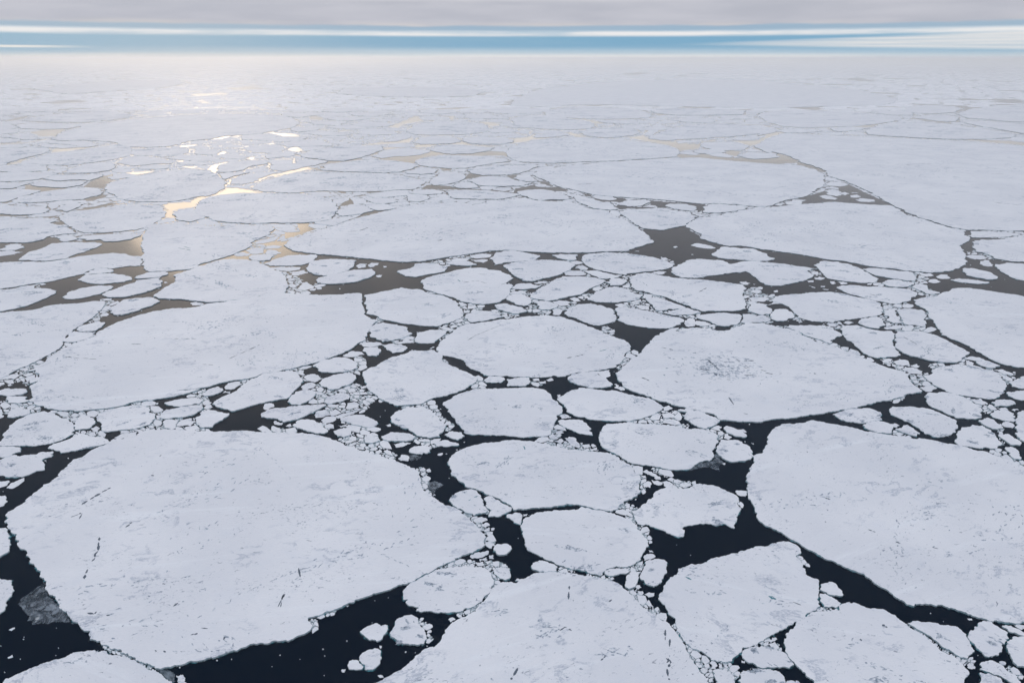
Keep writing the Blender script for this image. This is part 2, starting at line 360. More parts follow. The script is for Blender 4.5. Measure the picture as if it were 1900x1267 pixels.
centreleft|51,716 60,703 73,701 66,688 49,690 62,681 82,674 88,665 111,651 133,640 155,633 177,623 195,610 217,599 243,591 276,581 309,575 354,572 387,564 420,562 392,564 436,558 481,551 520,545 569,547 613,548 657,545 672,546 672,555 676,573 675,584 688,593 702,595 691,604 684,617 679,630 666,637 653,648 635,657 613,665 587,674 551,683 525,688 492,694 465,703 425,709 370,722 326,727 374,723 341,733 298,741 253,746 220,756 177,761 141,765 111,763 83,758 61,748 58,728 54,718 72,708
upleftc|0,581 22,578 60,576 93,567 133,564 177,559 196,559 192,570 177,586 164,595 141,610 124,623 117,635 115,643 104,652 84,662 66,672 40,683 22,692 4,703 -13,705 -13,581
|141,612 155,604 177,599 196,599 190,606 177,615 161,616
|118,630 137,615 159,617 178,617 177,623 155,632 128,636 119,635
|0,538 33,536 66,535 95,537 105,542 88,553 71,560 51,568 27,574 0,579 -13,580 -13,539
|143,520 159,510 188,508 221,510 245,515 245,520 230,524 199,527 168,527 153,523
|155,510 166,503 186,497 208,500 212,504 195,507 170,509
|115,552 124,544 150,535 188,530 208,531 208,536 192,543 166,551 133,556 119,555
|188,548 212,538 239,528 254,521 296,516 302,522 300,532 283,539 254,547 232,552 203,553
|248,517 261,511 276,506 309,505 313,509 298,515 274,517
|202,572 219,564 230,557 254,554 285,553 298,560 283,568 254,578 225,586 210,585
|304,523 309,523 312,525 306,526
|353,562 365,560 380,564 374,567 356,567
|188,555 208,554 206,558 192,558
|203,564 219,558 223,562 206,568
longup|-13,493 0,488 33,486 73,487 99,485 133,479 166,474 199,471 232,471 239,474 248,476 264,476 265,488 261,494 232,495 210,499 186,497 168,502 155,509 122,516 88,524 55,528 22,534 0,537 -13,538
|21,536 40,531 73,527 60,537 33,538
|33,483 51,469 73,463 95,452.2 132.6,449.9 176.8,449.9 191.2,453.7 172,462 144,471 126,480 95,484 62,485
|-13,465 0,463 19.9,452.2 35.4,453.3 46.4,459.9 27,465 0,465
|-13,467 22,465 44,468 22,473 0,476 -13,476
rectleft|263,440 276.3,415.7 403.2,420.1 462.8,417.9 502.6,419 511.5,424.5 500.4,435.6 469.5,448.8 467.3,456.6 454,464 430,474 403,482 370,491 358,499 345,501 309,504 279,505 269,502 264,484 262,462
smoothmid|283,551 305,535 325,524 326,515 321,512 345,504 365,495 377,494 414,482 441,482 481,486 494,494 520,504 532,517 536,533 529,544 520,546 481,551 436,558 392,562 370,560 354,559 321,556 294,555
|551,537 558,525 569,523 582,531 582,535 565,539
|571,495 576,485 604,482 631,482 662,484 657,493 646,503 624,509 600,513 582,510 570,503
|586,520 602,514 631,507 655,502 691,500 697,506 688,515 668,522 635,527 609,528 588,526
|660,494 668,489 682,490 679,496 664,498
|682,492 688,488 702,488 702,492 691,496 683,495
|697,512 704,510 710,511 706,515 698,514
|737,503 761,499 770,490 790,488 784,489 813,490 828,495 826,504 813,507 789,511 769,515 751,513 740,507
|489,490 511,481 538,474 587,473 589,478 576,488 558,493 525,494 500,494
|500,497 525,495 558,496 556,501 536,504 520,503
|535,506 565,501 573,505 553,512 540,511
|461,480 467,474 492,473 509,475 500,484 485,485 469,484
|433,474 447,468 465,471 461,475 445,476
|454,465 473.9,459.5 490.5,459.9 490,469 476,472 461,471
|492,469 494,464 514,465 523,469 507,473 494,473
|469.5,451.1 484.9,445.5 524.7,435.6 511.5,446.6 489.4,452.2 473.9,453.7
|493.8,456.6 507,455 524.7,457.2 516,461 496,462
|629,535 632,535 632,537 629,537
|710,494 717,494 717,496 712,497
tallmid|676,548 691,546 713,541 744,534 759,537 775,537 784,539 795,545 817,548 839,556 851,564 859,577 860,586 851,593 835,599 817,605 795,606 773,604 740,600 724,596 710,594 693,585 679,583 679,573 675,564 679,557
|686,612 691,605 710,599 741,605 757,609 757,617 766,620 750,628 728,633 710,635 697,628 686,625
|665,639 679,635 702,635 713,640 697,643 675,644
|672,652 675,646 702,644 708,650 699,662 682,661
|636,659 653,651 671,653 677,658 662,662 644,663
|579,680 595,670 624,664 644,665 664,674 665,683 646,690 626,692 602,692 591,690 588,683
|708,641 728,638 746,640 757,646 746,654 728,656 717,650
|551,684 569,679 579,679 573,683 558,686
|769,635 773,619 793,614 817,612 831,614 828,619 817,628 806,637 789,638
|731,637 749,631 769,632 762,637 740,639
|740,630 755,621 771,626 767,630
|796,647 804,643 807,644 800,648
|800,656 806,654 806,659 801,659
|862,591 864,584 884,577 912,578 930,587 917,593 895,597 873,599
|841,599 848,593 859,591 864,596 851,600
|834,606 844,602 851,606 837,610
lensmid|780,523 791,516 820,509 846,502 873,498 899,498 928,503 946,511 953,517 939,528 950,528 946,539 939,555 930,560 912,564 895,566 873,563 851,558 833,551 813,546 786,537
|917,567 939,564 961,570 980,578 961,584 939,580 923,575
|939,557 946,548 970,547 985,554 985,564 972,569 957,566
|982,547 996,539 1012,531 1027,521 1045,514 1072,514 1105,516 1125,522 1116,528 1094,537 1078,548 1056,551 1023,559 1001,557 985,554
|933,493 952,488 983,484 1005,483 1049,485 1069,493 1058,502 1038,511 1012,517 988,523 970,522 954,513 943,503
|908,481 917,472 935,466 952,465 983,471 1003,475 994,483 961,486 935,488 917,493 917,488
|826,488 839,484 864,484 886,492 873,494 839,492
|870,475 890,471 915,472 908,478 881,480
|873,482 895,481 906,482 897,488 881,486
|835,482 851,479 873,480 866,484 842,484
|948,536 957,528 983,526 1005,531 994,536 968,538
|943,545 952,541 970,539 977,544 961,547
|990,525 1001,522 1017,523 1012,526 994,527
|1046,506 1058,502 1080,503 1089,509 1072,512 1049,511
|1023,474 1049,473 1072,473 1067,484 1049,483 1034,480
|1080,503 1103,502 1133,509 1156,511 1142,516 1116,518 1098,511
|1122,525 1133,517 1149,517 1164,522 1161,525 1154,530 1132,531 1133,528
|1089,557 1105,542 1125,534 1149,532 1143,533 1159,535 1170,542 1194,548 1183,557 1163,560 1132,562 1127,562 1105,561
|990,562 1005,559 1034,566 1034,572 1019,576 1001,575
|1024,575 1034,572 1049,575 1038,585 1025,584
|1024,560 1038,557 1058,560 1058,567 1038,568
|1056,554 1067,551 1078,559 1067,561
|1047,583 1056,572 1072,565 1094,564 1116,567 1138,575 1143,586 1142,597 1127,601 1111,605 1089,600 1072,593 1054,588
|1141,573 1154,570 1176,573 1209,579 1243,587 1269,593 1265,599 1243,610 1216,610 1187,607 1161,602 1146,595 1145,584
rightslab|1167,516 1181,509 1203,507 1232,513 1265,517 1298,519 1331,523 1375,528 1386,536 1377,548 1385,564 1384,574 1364,578 1331,578 1305,579 1287,574 1265,564 1243,555 1209,546 1179,539 1171,533
|1078,482 1083,474 1098,471 1133,469 1160,471 1154,469 1183,473 1221,480 1254,491 1240,499 1209,504 1187,506 1161,511 1132,506 1105,501 1087,493
|1245,504 1245,499 1265,490 1278,483 1293,481 1320,483 1342,484 1355,491 1375,486 1397,485 1431,488 1455,490 1481,495 1519,499 1497,503 1511,511 1495,521 1468,527 1442,531 1424,530 1408,522 1395,511 1384,504 1364,506 1331,511 1298,516 1265,516 1254,512
|1320,474 1329,467 1337.7,458.8 1359.8,459.5 1375,462 1397,462 1424,472 1428,478 1439,481 1426,485 1408,486 1371,483 1338,480
|1280.2,455.5 1291.3,451.5 1308.9,453.7 1329,460 1320,462 1297.9,459.9
|1248.2,458.8 1253.7,456.6 1258.5,458.8 1253,461
|1282,472 1287,472 1287,474
|1177,467 1186,466 1186,467
|1371,524 1384,522 1393,526 1386,529 1375,527
|1397,527 1403,527 1400,529
|1435,540 1442,538 1444,542 1437,543
|1208,506 1221,503 1238,505 1225,510
|1127,526 1139,518 1154,522 1163,525 1154,530 1134,530
|1140,566 1154,563 1165,568 1150,570
|1176,568 1190,566 1205,568 1206,575 1192,575
|1237,583 1247,577 1265,573 1276,572 1302,581 1287,584 1269,585 1251,586
|1270,595 1278,590 1290,593 1290,605 1278,607 1271,604
|1291,587 1309,584 1342,581 1373,584 1376,590 1371,601 1353,606 1331,605 1316,597 1298,593
|1291,595 1309,597 1320,601 1313,605 1293,604
|1377,584 1389,583 1404,587 1419,586 1431,595 1415,598 1389,601 1374,599 1379,590
|1387,575 1393,566 1408,563 1424,566 1433,576 1428,584 1415,586 1397,581
|1428,587 1437,575 1455,574 1470,580 1475,590 1459,596 1442,597 1431,593
|1437,553 1453,548 1475,546 1508,543 1541,542 1557,544 1586,551 1613,556 1635,564 1639,577 1635,585 1604,590 1575,594 1560,595 1546,599 1513,597 1480,590 1473,581 1464,570 1450,564 1433,560
|1387,553 1408,551 1433,554 1419,560 1397,560
|1391,546 1400,544 1397,548
|1393,536 1400,537 1397,539
|1424,567 1435,560 1450,564 1428,566
|1480,605 1502,604 1524,605 1546,609 1564,623 1546,631 1540,639 1524,632 1502,626 1480,617 1459,608 1464,604
|1551,534 1562,530 1591,530 1621,532 1668,535 1690,537 1703,544 1699,551 1688,559 1670,564 1648,563 1624,559 1599,552 1568,543
|1514,490 1524,485 1553,486 1577,491 1597,499 1617,511 1631,518 1628,524 1604,526 1575,523 1557,521 1535,517 1528,511 1519,500
|1600,500 1621,498 1657,502 1694,506 1701,517 1699,523 1679,521 1652,517 1624,512
|1637,525 1648,520 1668,520 1679,525 1694,524 1697,528 1686,533 1663,534 1644,531
|1510,516 1520,513 1532,516 1524,520 1513,519
|1539,522 1549,522 1552,526 1544,528
|1553,522 1566,523 1573,527 1560,528
|1498,521 1509,520 1509,524 1500,524
|1522,531 1532,531 1531,533 1523,533
|1525,536 1539,537 1529,538
|1500,530 1514,534 1511,535
|1723,520 1736,518 1747,523 1736,526 1723,524
|1705,509 1723,507 1734,512 1719,514
|1736,513 1745,509 1759,510 1765,516 1750,518 1739,516
|1762,520 1778,517 1807,520 1836,524 1831,527 1807,527 1778,524
|1785,504 1789,498 1807,499 1834,505 1851,514 1851,518 1834,520 1812,516 1794,512
|1792,475 1803,473 1825,474 1834,479 1820,482 1801,480
|1818,488 1827,482 1836,483 1843,493 1834,495 1823,493
|1795,469 1802,468 1801,472 1796,472
|1694,531 1705,528 1721,530 1723,539 1745,543 1734,547 1719,546 1705,539 1697,536
|1705,523 1719,522 1722,526 1712,527
rightbig|1694,557 1712,553 1739,549 1750,543 1767,536 1787,535 1812,537 1845,542 1889,548 1900,551 1920,559 1920,683 1900,683 1867,679 1843,670 1823,659 1801,646 1772,632 1747,622 1739,610 1732,595 1723,590 1723,581 1714,573 1699,566
|1663,576 1679,573 1710,575 1721,586 1714,593 1719,606 1699,604 1677,602 1672,590
|1673,567 1683,563 1696,566 1692,571 1677,572
|1592,598 1604,591 1626,588 1639,596 1644,605 1630,611 1613,609 1599,604
|1640,577 1650,574 1661,577 1663,586 1670,593 1675,599 1657,601 1644,595 1650,588 1639,586
|1533,601 1544,599 1557,602 1551,607 1537,606
|1564,599 1575,596 1585,599 1573,602
|1639,608 1657,604 1679,605 1668,611 1646,612
|1557,610 1568,605 1591,604 1613,611 1635,615 1655,615 1660,623 1657,639 1663,650 1672,659 1663,663 1641,665 1617,663 1599,654 1591,646 1582,637 1568,628
|1661,623 1666,616 1690,615 1714,617 1741,625 1756,632 1778,644 1801,656 1789,664 1776,674 1754,674 1723,670 1697,663 1675,656 1661,646
|1635,669 1648,665 1657,667 1650,672 1638,674
|1657,672 1668,666 1681,668 1688,673 1679,679 1666,678
|1789,663 1801,661 1818,663 1829,669 1809,670 1794,667
|1792,671 1798,668 1808,674 1805,678 1794,677
|1810,673 1818,669 1834,671 1857,680 1847,684 1834,684 1820,680
|1688,678 1701,675 1708,680 1699,683
broadmid|528,454.6 538,445.8 557.9,438 591,428.1 619.8,419.3 641.9,411.5 664,404.9 690.5,398.3 723.7,390.5 756.8,383.9 768.7,382.8 788.6,377.7 806.3,375.5 828.4,377.3 843.9,382.8 863.8,383.4 883.7,379.5 912.4,375 938.9,370.6 961,368.4 974.3,366.6 994.2,372.8 1027.4,374.6 1060.5,375 1071.6,379.5 1098.1,389.4 1126.8,391.6 1144.5,403.8 1145.4,402.7 1163.1,410.4 1178.5,419.3 1194,430.3 1205,439.2 1215,449.1 1198.4,454.6 1176,462 1167,466 1148,467 1110,468 1103,469 1072,470 1027,470 983,468 939,465 912,466 884,470 835,477 784,486 740,487 702,483 673,480 646,477 624,475 591,473 569,470 542,466 532,460
tallwedge|1149.8,392.7 1176.3,389.4 1209.5,387.2 1238.2,387.9 1260.3,392.7 1284.6,399.4 1295.7,402.7 1282.4,410.4 1272.5,418.2 1251.5,422.6 1231.6,427.7 1209.5,426.3 1191.8,424.1 1176.3,414.8 1165.3,406 1154.2,399.4
wingfloe|1271.4,419.7 1282.4,411.5 1297.9,404.9 1320,401.6 1342.1,398.3 1364.2,394.9 1388.5,388.3 1415,387.2 1452.6,382.8 1485.8,379.5 1530,377.3 1524.2,376.2 1546.3,375 1572.8,377.3 1603.8,379.5 1634.7,381.2 1654.6,382.1 1667.9,388.3 1678.9,397.2 1690,401.6 1723.1,410.4 1756.3,421.5 1789.5,431.4 1796.1,439.2 1800.5,443.6 1798.3,448 1780.6,456.8 1785,462 1793,473 1792,480 1796,486 1785,495 1763,504 1734,506 1701,505 1679,503 1657,499 1630,497 1604,493 1568,485 1535,482 1502,476 1473,471 1442,467 1402,461 1375.3,456.8 1348.7,456.8 1322.2,450.2 1297.9,442.5 1302.3,434.7 1291.3,431.4
speckled|987.6,324.2 996.4,318.7 1027.4,312.1 1045,308.7 1067.1,306.1 1104.7,303.2 1148.9,300.3 1154.2,299.5 1198.4,296.6 1242.6,293.7 1297.9,292.8 1331,296.6 1386.3,301 1430.5,304.3 1485.8,307.6 1512.3,314.3 1527.8,323.1 1529.7,328.6 1529.7,337.5 1524.2,348.5 1513.2,355.2 1502.1,361.8 1491.1,366.2 1480,368.4 1454.8,372.8 1430.5,382.8 1397.4,383.4 1364.2,379.5 1320,378.4 1275.8,376.2 1242.6,372.8 1205,369.5 1165.3,367.3 1143.2,366.2 1110,362.9 1082.6,357.4 1060.5,351.8 1034,346.3 1014.1,336.4 996.4,329.7
vastright|1400,270.8 1415.8,261.6 1434.2,252.4 1457.9,247.1 1505.3,249.7 1557.9,252.4 1610.5,254.2 1663.2,256.3 1715.8,258.4 1768.4,261.6 1821.1,265.5 1900,270.8 1939.5,272.1 1933.1,430.3 1888.9,429.2 1844.7,428.1 1796.1,427.7 1762.9,421.5 1734.2,412.6 1701,402.7 1687.8,397.2 1672.3,388.3 1654.6,380.6 1634.7,368.4 1612.6,356.3 1590.5,346.3 1572.8,338.6 1552.9,331.9 1535.3,326.4 1533.1,317.6 1502.1,305.4 1480,298.8 1505.7,306.5 1485.8,302.1 1468.1,291.1 1454.8,286.6 1430.5,281.1 1431.6,285.3 1400,274.2
|1800.5,429.2 1822.6,430.3 1855.8,430.3 1888.9,433.6 1895.6,435.8 1866.8,440.3 1833.7,441.4 1802.7,441.4
|1807.1,446.9 1833.7,445.8 1855.8,444.7 1877.9,440.3 1900,440.3 1919.9,441.4 1920,487 1920,486 1878,486 1845,480 1834,473 1812,468 1803.8,459.9 1807.1,453.3
|1845,491 1869,488 1920,490 1920,523 1896,521 1873,514 1856,504
|1530.8,341.9 1539.7,337 1568.4,339.7 1575,344.1 1559.6,346.8 1537.5,345.2
|1530.8,354 1544.1,351.2 1557.4,354 1562.9,361.8 1550.7,364.4 1535.3,361.8
|1529.7,347.4 1546.3,346.3 1557.4,349.6 1555.2,352.5 1533.1,350.7
|1518.7,364 1530.8,361.8 1555.2,368.4 1550.7,371.1 1530.8,369.5
|1586.1,371.1 1599.4,368 1621.5,370.6 1624.8,373.9 1612.6,375.5 1594.9,374.6
|1577.3,362.9 1590.5,360.7 1598.3,365.1 1590.5,367.3 1578.4,366.6
|1557.4,358.5 1568.4,356.3 1577.3,359.6 1568.4,362.9
|1577.3,357.4 1594.9,357.4 1590.5,359.1
|1453.5,375 1480,370.6 1497.7,371.7 1488.8,377.3 1475.6,380.6 1462.3,380.6
|1369.7,382.8 1344.3,379.9 1315.6,379.5 1304.5,386.1 1304.5,394.9 1335.5,396 1353.1,393.8 1384.1,388.8 1386.3,386.1
|1233.8,381.7 1242.6,378.4 1273.6,379 1289,382.8 1293.5,388.3 1286.8,392.7 1264.7,390.5 1247,387.2
|1142.1,378.4 1165.3,371.7 1198.4,370.2 1208.4,375 1191.8,382.1 1165.3,383.9
|1191.8,384.3 1205,379.5 1218.3,381.7 1209.5,385
|1282.4,396 1297.9,397.2 1312.3,399.4 1302.3,402.7 1291.3,399.8
|1110,377.3 1132.1,375.5 1138.7,381.7 1149.8,388.3 1132.1,390.5 1110,388.3 1100.3,387.2 1071.6,375 1064.9,367.3 1071.6,361.3 1093.7,368.4 1115.8,375 1137.9,377.3
|1095.9,365.1 1104.7,362.2 1137.9,365.1 1144.5,368.4 1137.9,371.7 1115.8,371.1
|1114.4,365.1 1140.9,367.3 1143.2,373.9 1123.3,373.9 1098.9,370.6
|1146.7,380.6 1160,378.4 1179.9,379.5 1165.3,386.1 1154.2,388.8 1143.2,388.3
lens1|957.7,357.4 978.7,352.9 1005.3,351.8 1027.4,355.2 1049.5,362.2 1062.7,368.4 1049.5,371.1 1022.9,370.6 1000.8,372.8 983.1,368.4 967.7,363.6
|826.2,356.3 846.1,353.4 872.6,352.9 905.8,354 934.5,357.4 954.4,359.6 967.7,361.8 945.6,367.3 927.9,370.2 894.7,370.6 863.8,369.5 839.5,368.4 832.8,361.8
|757.7,357.4 779.8,352.9 806.3,351.8 824,355.2 819.6,360 788.6,361.8 766.5,360
|768.7,298.8 784.2,293.3 812.9,288.8 850.5,288.4 894.7,289.9 938.9,294.4 947.8,299.9 916.8,303.2 890.3,307.6 863.8,312.7 828.4,312.7 795.3,310.5 778.7,307.6
|866,315.4 890.3,309.8 916.8,307 961,306.5 1000.8,307.6 983.1,316.5 965.5,322 932.3,325.3 894.7,326 872.6,321.6
|867.1,335.3 890.3,328.6 916.8,327.5 945.6,330.4 965.5,337.5 987.6,340.8 961,345.9 927.9,346.3 892.5,345.2 877,339.7
|839.5,345.2 850.5,340.8 866,338.6 881.5,341.9 890.3,349 863.8,350.3 846.1,348.5
|795.3,339.7 804.1,329.7 817.4,320.9 839.5,319.3 863.8,323.1 862.7,331.9 850.5,337.9 828.4,343 806.3,344.5
|751.1,322 768.7,313.2 784.2,310.5 812.9,315.4 806.3,322 784.2,324.2 768.7,323.1
|951.1,331.9 961,325.3 980.9,324.2 989.8,330.8 998.6,336.4 978.7,337.5 961,334.2
|992,344.1 1000.8,340.8 1014.1,343 1011.9,347.4 998.6,347.4
|912.4,351.8 927.9,347.4 950,348.1 952.2,352.9 934.5,355.2
longtop|465,348.5 476.1,341.9 493.8,333.1 524.7,325.3 557.9,319.8 591,317.6 624.2,319.8 679.5,320.9 723.7,323.1 750.2,326.4 778.9,333.1 790,339.7 782,345.2 768.7,351.8 740,352.9 745.8,351.8 712.6,355.2 657.4,356.3 613.1,354.7 568.9,356.3 546.8,358.5 513.7,357.4 487.2,356.3 469.5,351.8
ovalleft|372.2,372.8 387.7,365.1 409.8,361.8 436.3,359.1 469.5,358.5 502.6,360 546.8,359.6 580,361.8 608.7,368.4 619.8,377.3 628.6,386.1 622,397.2 613.1,408.2 591,412.2 557.9,414.4 524.7,414.8 491.6,414.8 458.4,415.3 425.3,413.7 398.7,410.4 387.7,403.8 365.6,398.3 358.9,390.5
|331.6,388.3 353.7,387.2 375.8,390.5 382.4,403.8 353.7,412.6 327.1,408.2 318.3,397.2
glintfloe|192.3,350.7 203.4,338.6 221,334.2 254.2,326.4 287.4,319.8 320.5,315.4 358.1,313.2 384.6,315.4 397.9,320.9 408.9,328.6 417.8,337.5 421.9,339.7 416.4,350.7 403.2,358.5 381.1,365.1 375.8,364 353.7,368.4 331.6,372.8 305,375 254.2,375 232.1,371.7 216.6,366.2 203.4,359.6
fanfloe|108.3,402.7 123.8,394.9 154.7,390.5 187.9,386.1 221,382.1 254.2,379.9 294,380.6 302.8,386.1 309.5,394.9 307.3,402.7 291.8,411.5 276.3,420.4 254.2,427 221,430.3 187.9,432.5 154.7,432.5 132.6,423.7 119.4,414.8 110.5,409.3
|141.5,442.5 154.7,438 187.9,435.8 210,434.7 243.1,434.3 263,437.4 243.1,444.7 221,448 194.5,449.1 185.7,444.7 159.2,446.9
|99.5,440.3 117.2,435.8 137,438 143.7,444.7 123.8,449.1 112.7,448
|-13.3,408.2 22.1,406 77.4,403.8 106.1,408.2 92.8,414.8 114.9,418.2 132.6,425.9 143.7,433.6 121.6,434.7 95,438 77.4,445.8 44.2,451.3 0,450.2 -13.3,450.2
|-13.3,380.6 17.7,381.7 44.2,383.9 88.4,382.8 92.8,390.5 77.4,397.2 44.2,399.4 0,397.2 -13.3,397.2
|101.7,390.5 110.5,382.8 137,378.4 154.7,377.3 150.3,382.8 132.6,390.5 123.8,393.8
|154.7,386.1 172.4,379.5 187.9,375 210,373.9 198.9,378.4 176.8,383.9
|19.9,373.9 44.2,364 77.4,356.3 106.1,352.9 132.6,350.3 159.2,348.1 183.5,350.7 192.3,356.3 187.9,361.8 165.8,366.2 154.7,370.6 121.6,371.7 77.4,375.5 44.2,377.3
|-13.3,351.8 15.5,351.8 44.2,350.7 77.4,354 55.3,361.8 33.2,367.3 11.1,375 -13.3,377.3
|-13.3,339.7 22.1,339.7 44.2,340.8 61.9,338.6 44.2,344.1 22.1,350.3 -13.3,350.3
|55.3,343 77.4,337.9 110.5,337.9 163.6,336.4 150.3,344.1 123.8,348.5 92.8,348.1 66.3,346.3
|77.4,331.9 106.1,324.2 137,325.3 187.9,323.1 192.3,327.5 168,335.3 141.5,334.2 110.5,336.4
|-13.3,320.9 22.1,319.3 66.3,319.8 110.5,321.6 95,327.5 72.9,333.1 44.2,336.4 -13.3,337.5
|114.9,322 128.2,313.2 154.7,305.4 187.9,301 210,303.2 214.4,308.7 207.8,315.4 176.8,320.9 143.7,322
|13.3,306.5 37.6,303.2 44.2,297.7 59.7,295.5 77.4,289.9 95,283.3 132.6,280 176.8,273.4 221,266.7 243.1,273.4 243.1,286.6 221,294.4 187.9,299.9 154.7,303.2 123.8,307.6 88.4,306.5 55.3,307.6
|-13.3,308.7 8.8,306.5 22.1,299.9 44.2,294.4 77.4,286.6 95,277.8 88.4,274.5 44.2,274.5 -13.3,275.6
|214.4,303.2 225.5,295.5 249.8,288.8 287.4,291.1 309.5,295.5 320.5,304.3 287.4,304.3 243.1,308.7
|198.9,329.7 210,323.1 232.1,320.9 254.2,326.4 232.1,330.8 205.6,334.2
|203.4,370.6 221,373.9 234.3,378.4 216.6,377.3
|400.9,319.8 405.4,306.5 425.3,301 458.4,297.7 493.8,298.8 498.2,304.3 469.5,307.6 454,315.4 425.3,320.2
|425.3,341.9 427.5,333.1 447.4,325.3 480.5,319.8 520.3,317.6 507,323.1 487.2,329.7 480.5,335.3 454,341.9
|403.2,322 420.8,320.9 445.2,319.8 465,319.8 447.4,324.2 425.3,330.8 420.8,335.3
|498.2,307.6 524.7,304.3 557.9,302.1 591,301 575.6,308.7 555.7,313.2 524.7,318.7 502.6,315.4
|451.8,296.6 493.8,296.6 546.8,295.5 542.4,304.3 502.6,306.5 493.8,298.8
|560.1,295.5 591,296.6 610.9,299.9 580,308.7 557.9,306.1 546.8,304.3
|593.3,315.4 602.1,306.5 635.3,301 668.4,297.2 701.6,296.6 734.7,298.8 763.5,303.2 777.8,308.7 763.5,314.3 741.4,319.8 701.6,320.9 657.4,319.3 624.2,318
|546.8,286.6 557.9,280 559.5,285.3 575.3,280 627.9,270.8 670,270.8 706.8,270.8 712.1,277.4 693.7,285.3 667.4,293.2 638.4,299.7 610.9,298.8 568.9,293.3
|688.4,290.5 706.8,281.3 733.2,276.1 759.5,273.4 796.3,278.7 798.9,282.6 780.5,287.9 754.2,290.5 733.2,290.5 706.8,294.5
|793.7,278.7 809.5,270.8 838.4,268.2 877.9,270.8 917.4,274.7 909.5,280 877.9,285.3 838.4,286.6 817.4,283.9
|767.4,265.5 775.3,256.3 793.7,253.2 833.2,252.4 848.9,256.3 856.8,262.9 838.4,266.8 806.8,268.2 780.5,268.2
|854.2,260.3 864.7,255 891.1,253.2 917.4,255 951.6,258.9 954.2,263.7 927.9,268.2 891.1,268.2 867.4,265.5
farlens|754.2,244.5 764.7,232.6 785.8,226.1 838.4,224.7 885.8,227.4 906.8,233.9 912.1,240.5 891.1,247.1 851.6,250.5 798.9,251.1 772.6,250.5
ovaltop|940,290.5 942.6,277.4 953.2,270.8 971.6,266.8 992.6,258.9 1032.1,256.3 1071.6,255 1111.1,256.8 1150.5,258.9 1176.8,261.6 1203.2,264.2 1237.4,269.5 1255.8,276.1 1262.4,280 1255.8,290.5 1229.5,293.7 1190,295.8 1150.5,298.4 1111.1,299.7 1066.3,301.6 1018.9,303.2 966.3,301.1
|1071.6,243.2 1097.9,238.4 1129.5,236.6 1163.7,237.9 1182.1,241.8 1188.7,245.8 1176.8,251.1 1150.5,255 1118.9,255.8 1087.4,252.4
ridgedeye|1200.5,257.6 1216.3,248.4 1242.6,239.2 1274.2,232.6 1313.7,230.5 1361.1,230.5 1413.7,232.6 1440,237.9 1447.4,241.8 1434.2,247.1 1423.7,248.9 1405.3,253.2 1408.4,248.4 1361.1,253.7 1321.6,256.3 1268.9,258.9 1234.7,261.6
|940,236.6 955.8,231.3 945.3,219.5 979.5,214.2 1018.9,214.2 1053.2,219.5 1084.7,223.4 1097.9,227.4 1108.4,235.3 1087.4,240 1058.4,241.1 1018.9,240 979.5,237.9
|955.8,245.8 963.7,241.1 979.5,239.2 987.4,243.2 982.1,248.9 966.3,248.9
|987.4,253.7 992.6,248.9 1018.9,248.9 1055.8,247.1 1058.4,251.1 1026.8,255 995.3,256.3
|1253.2,261.6 1268.9,260.3 1304.5,261.1 1303.2,264.7 1255.8,266.8
|1297.9,266.8 1321.6,263.7 1361.1,262.9 1392.6,270.8 1382.1,278.7 1334.7,280 1308.4,275.3
|1284.7,280.5 1300.5,277.4 1334.7,277.9 1350.5,282.6 1321.6,285.3 1297.9,285.3
|1259.7,282.6 1282.1,281.3 1300.5,286.6 1287.4,288.4 1261.1,285.8
|1308.4,285.3 1340,283.9 1361.1,289.2 1358.4,293.2 1321.6,290
|1366.3,289.2 1387.4,282.6 1426.8,283.9 1445.3,285.3 1439.5,286.6 1448.7,291.1 1426.3,294.5 1400,295.8 1387.4,294.5
|1192.6,251.1 1200.5,241.8 1224.2,241.8 1216.3,247.1 1208.4,252.4
farright|1405.3,211.6 1421.1,207.6 1465.8,205.8 1518.4,205.8 1584.2,207.6 1623.7,211.1 1668.4,215.5 1676.3,219.5 1657.9,226.1 1623.7,231.3 1584.2,234.7 1531.6,236.6 1478.9,236.6 1447.4,233.9 1421.1,226.1
|1605.3,244.5 1615.8,236.6 1636.8,230 1684.2,224.2 1715.8,226.1 1768.4,231.3 1821.1,239.2 1860.5,244.5 1886.8,251.1 1873.7,256.3 1821.1,258.9 1768.4,258.9 1702.6,256.3 1650,253.2 1610.5,250.5
|1692.1,218.9 1715.8,213.7 1755.3,212.9 1781.6,219.5 1773.7,226.1 1742.1,225.3
|1778.9,226.1 1821.1,224.2 1860.5,227.4 1900,231.3 1926.3,235.3 1926.3,248.4 1894.7,248.4 1847.4,239.2 1807.9,232.6
|1773.7,211.6 1794.7,203.7 1847.4,195.8 1900,194.5 1926.3,194.5 1926.3,227.4 1873.7,226.1 1834.2,222.1 1794.7,219.5
|1676.3,208.9 1681.6,199.7 1715.8,194.5 1768.4,197.1 1789.5,202.4 1773.7,208.9 1728.9,211.6
|1013.7,214.2 1005.8,206.3 1045.3,199.7 1097.9,198.9 1163.7,201.1 1195.3,206.3 1211.1,212.9 1203.2,219.5 1163.7,220.8 1124.2,221.6 1058.4,219.5
|1208.4,207.6 1216.3,202.4 1255.8,200.5 1334.7,202.4 1384.7,205 1382.1,212.9 1308.4,214.2 1255.8,214.2 1229.5,211.6
|92.1,258.9 118.4,243.2 157.9,232.6 223.7,223.4 276.3,218.2 342.1,212.9 421.1,210.3 486.8,211.6 521.1,213.7 544.7,219.5 557.9,228.7 536.8,239.2 486.8,247.9 455.3,251.1 421.1,252.4 389.5,258.9 355.3,261.6 315.8,272.1 263.2,274.2 228.9,272.1 210.5,264.2 157.9,260.3 118.4,261.6
|26.3,232.6 65.8,227.4 126.3,230 184.2,228.7 157.9,233.9 123.7,239.2 78.9,240.5 39.5,239.2
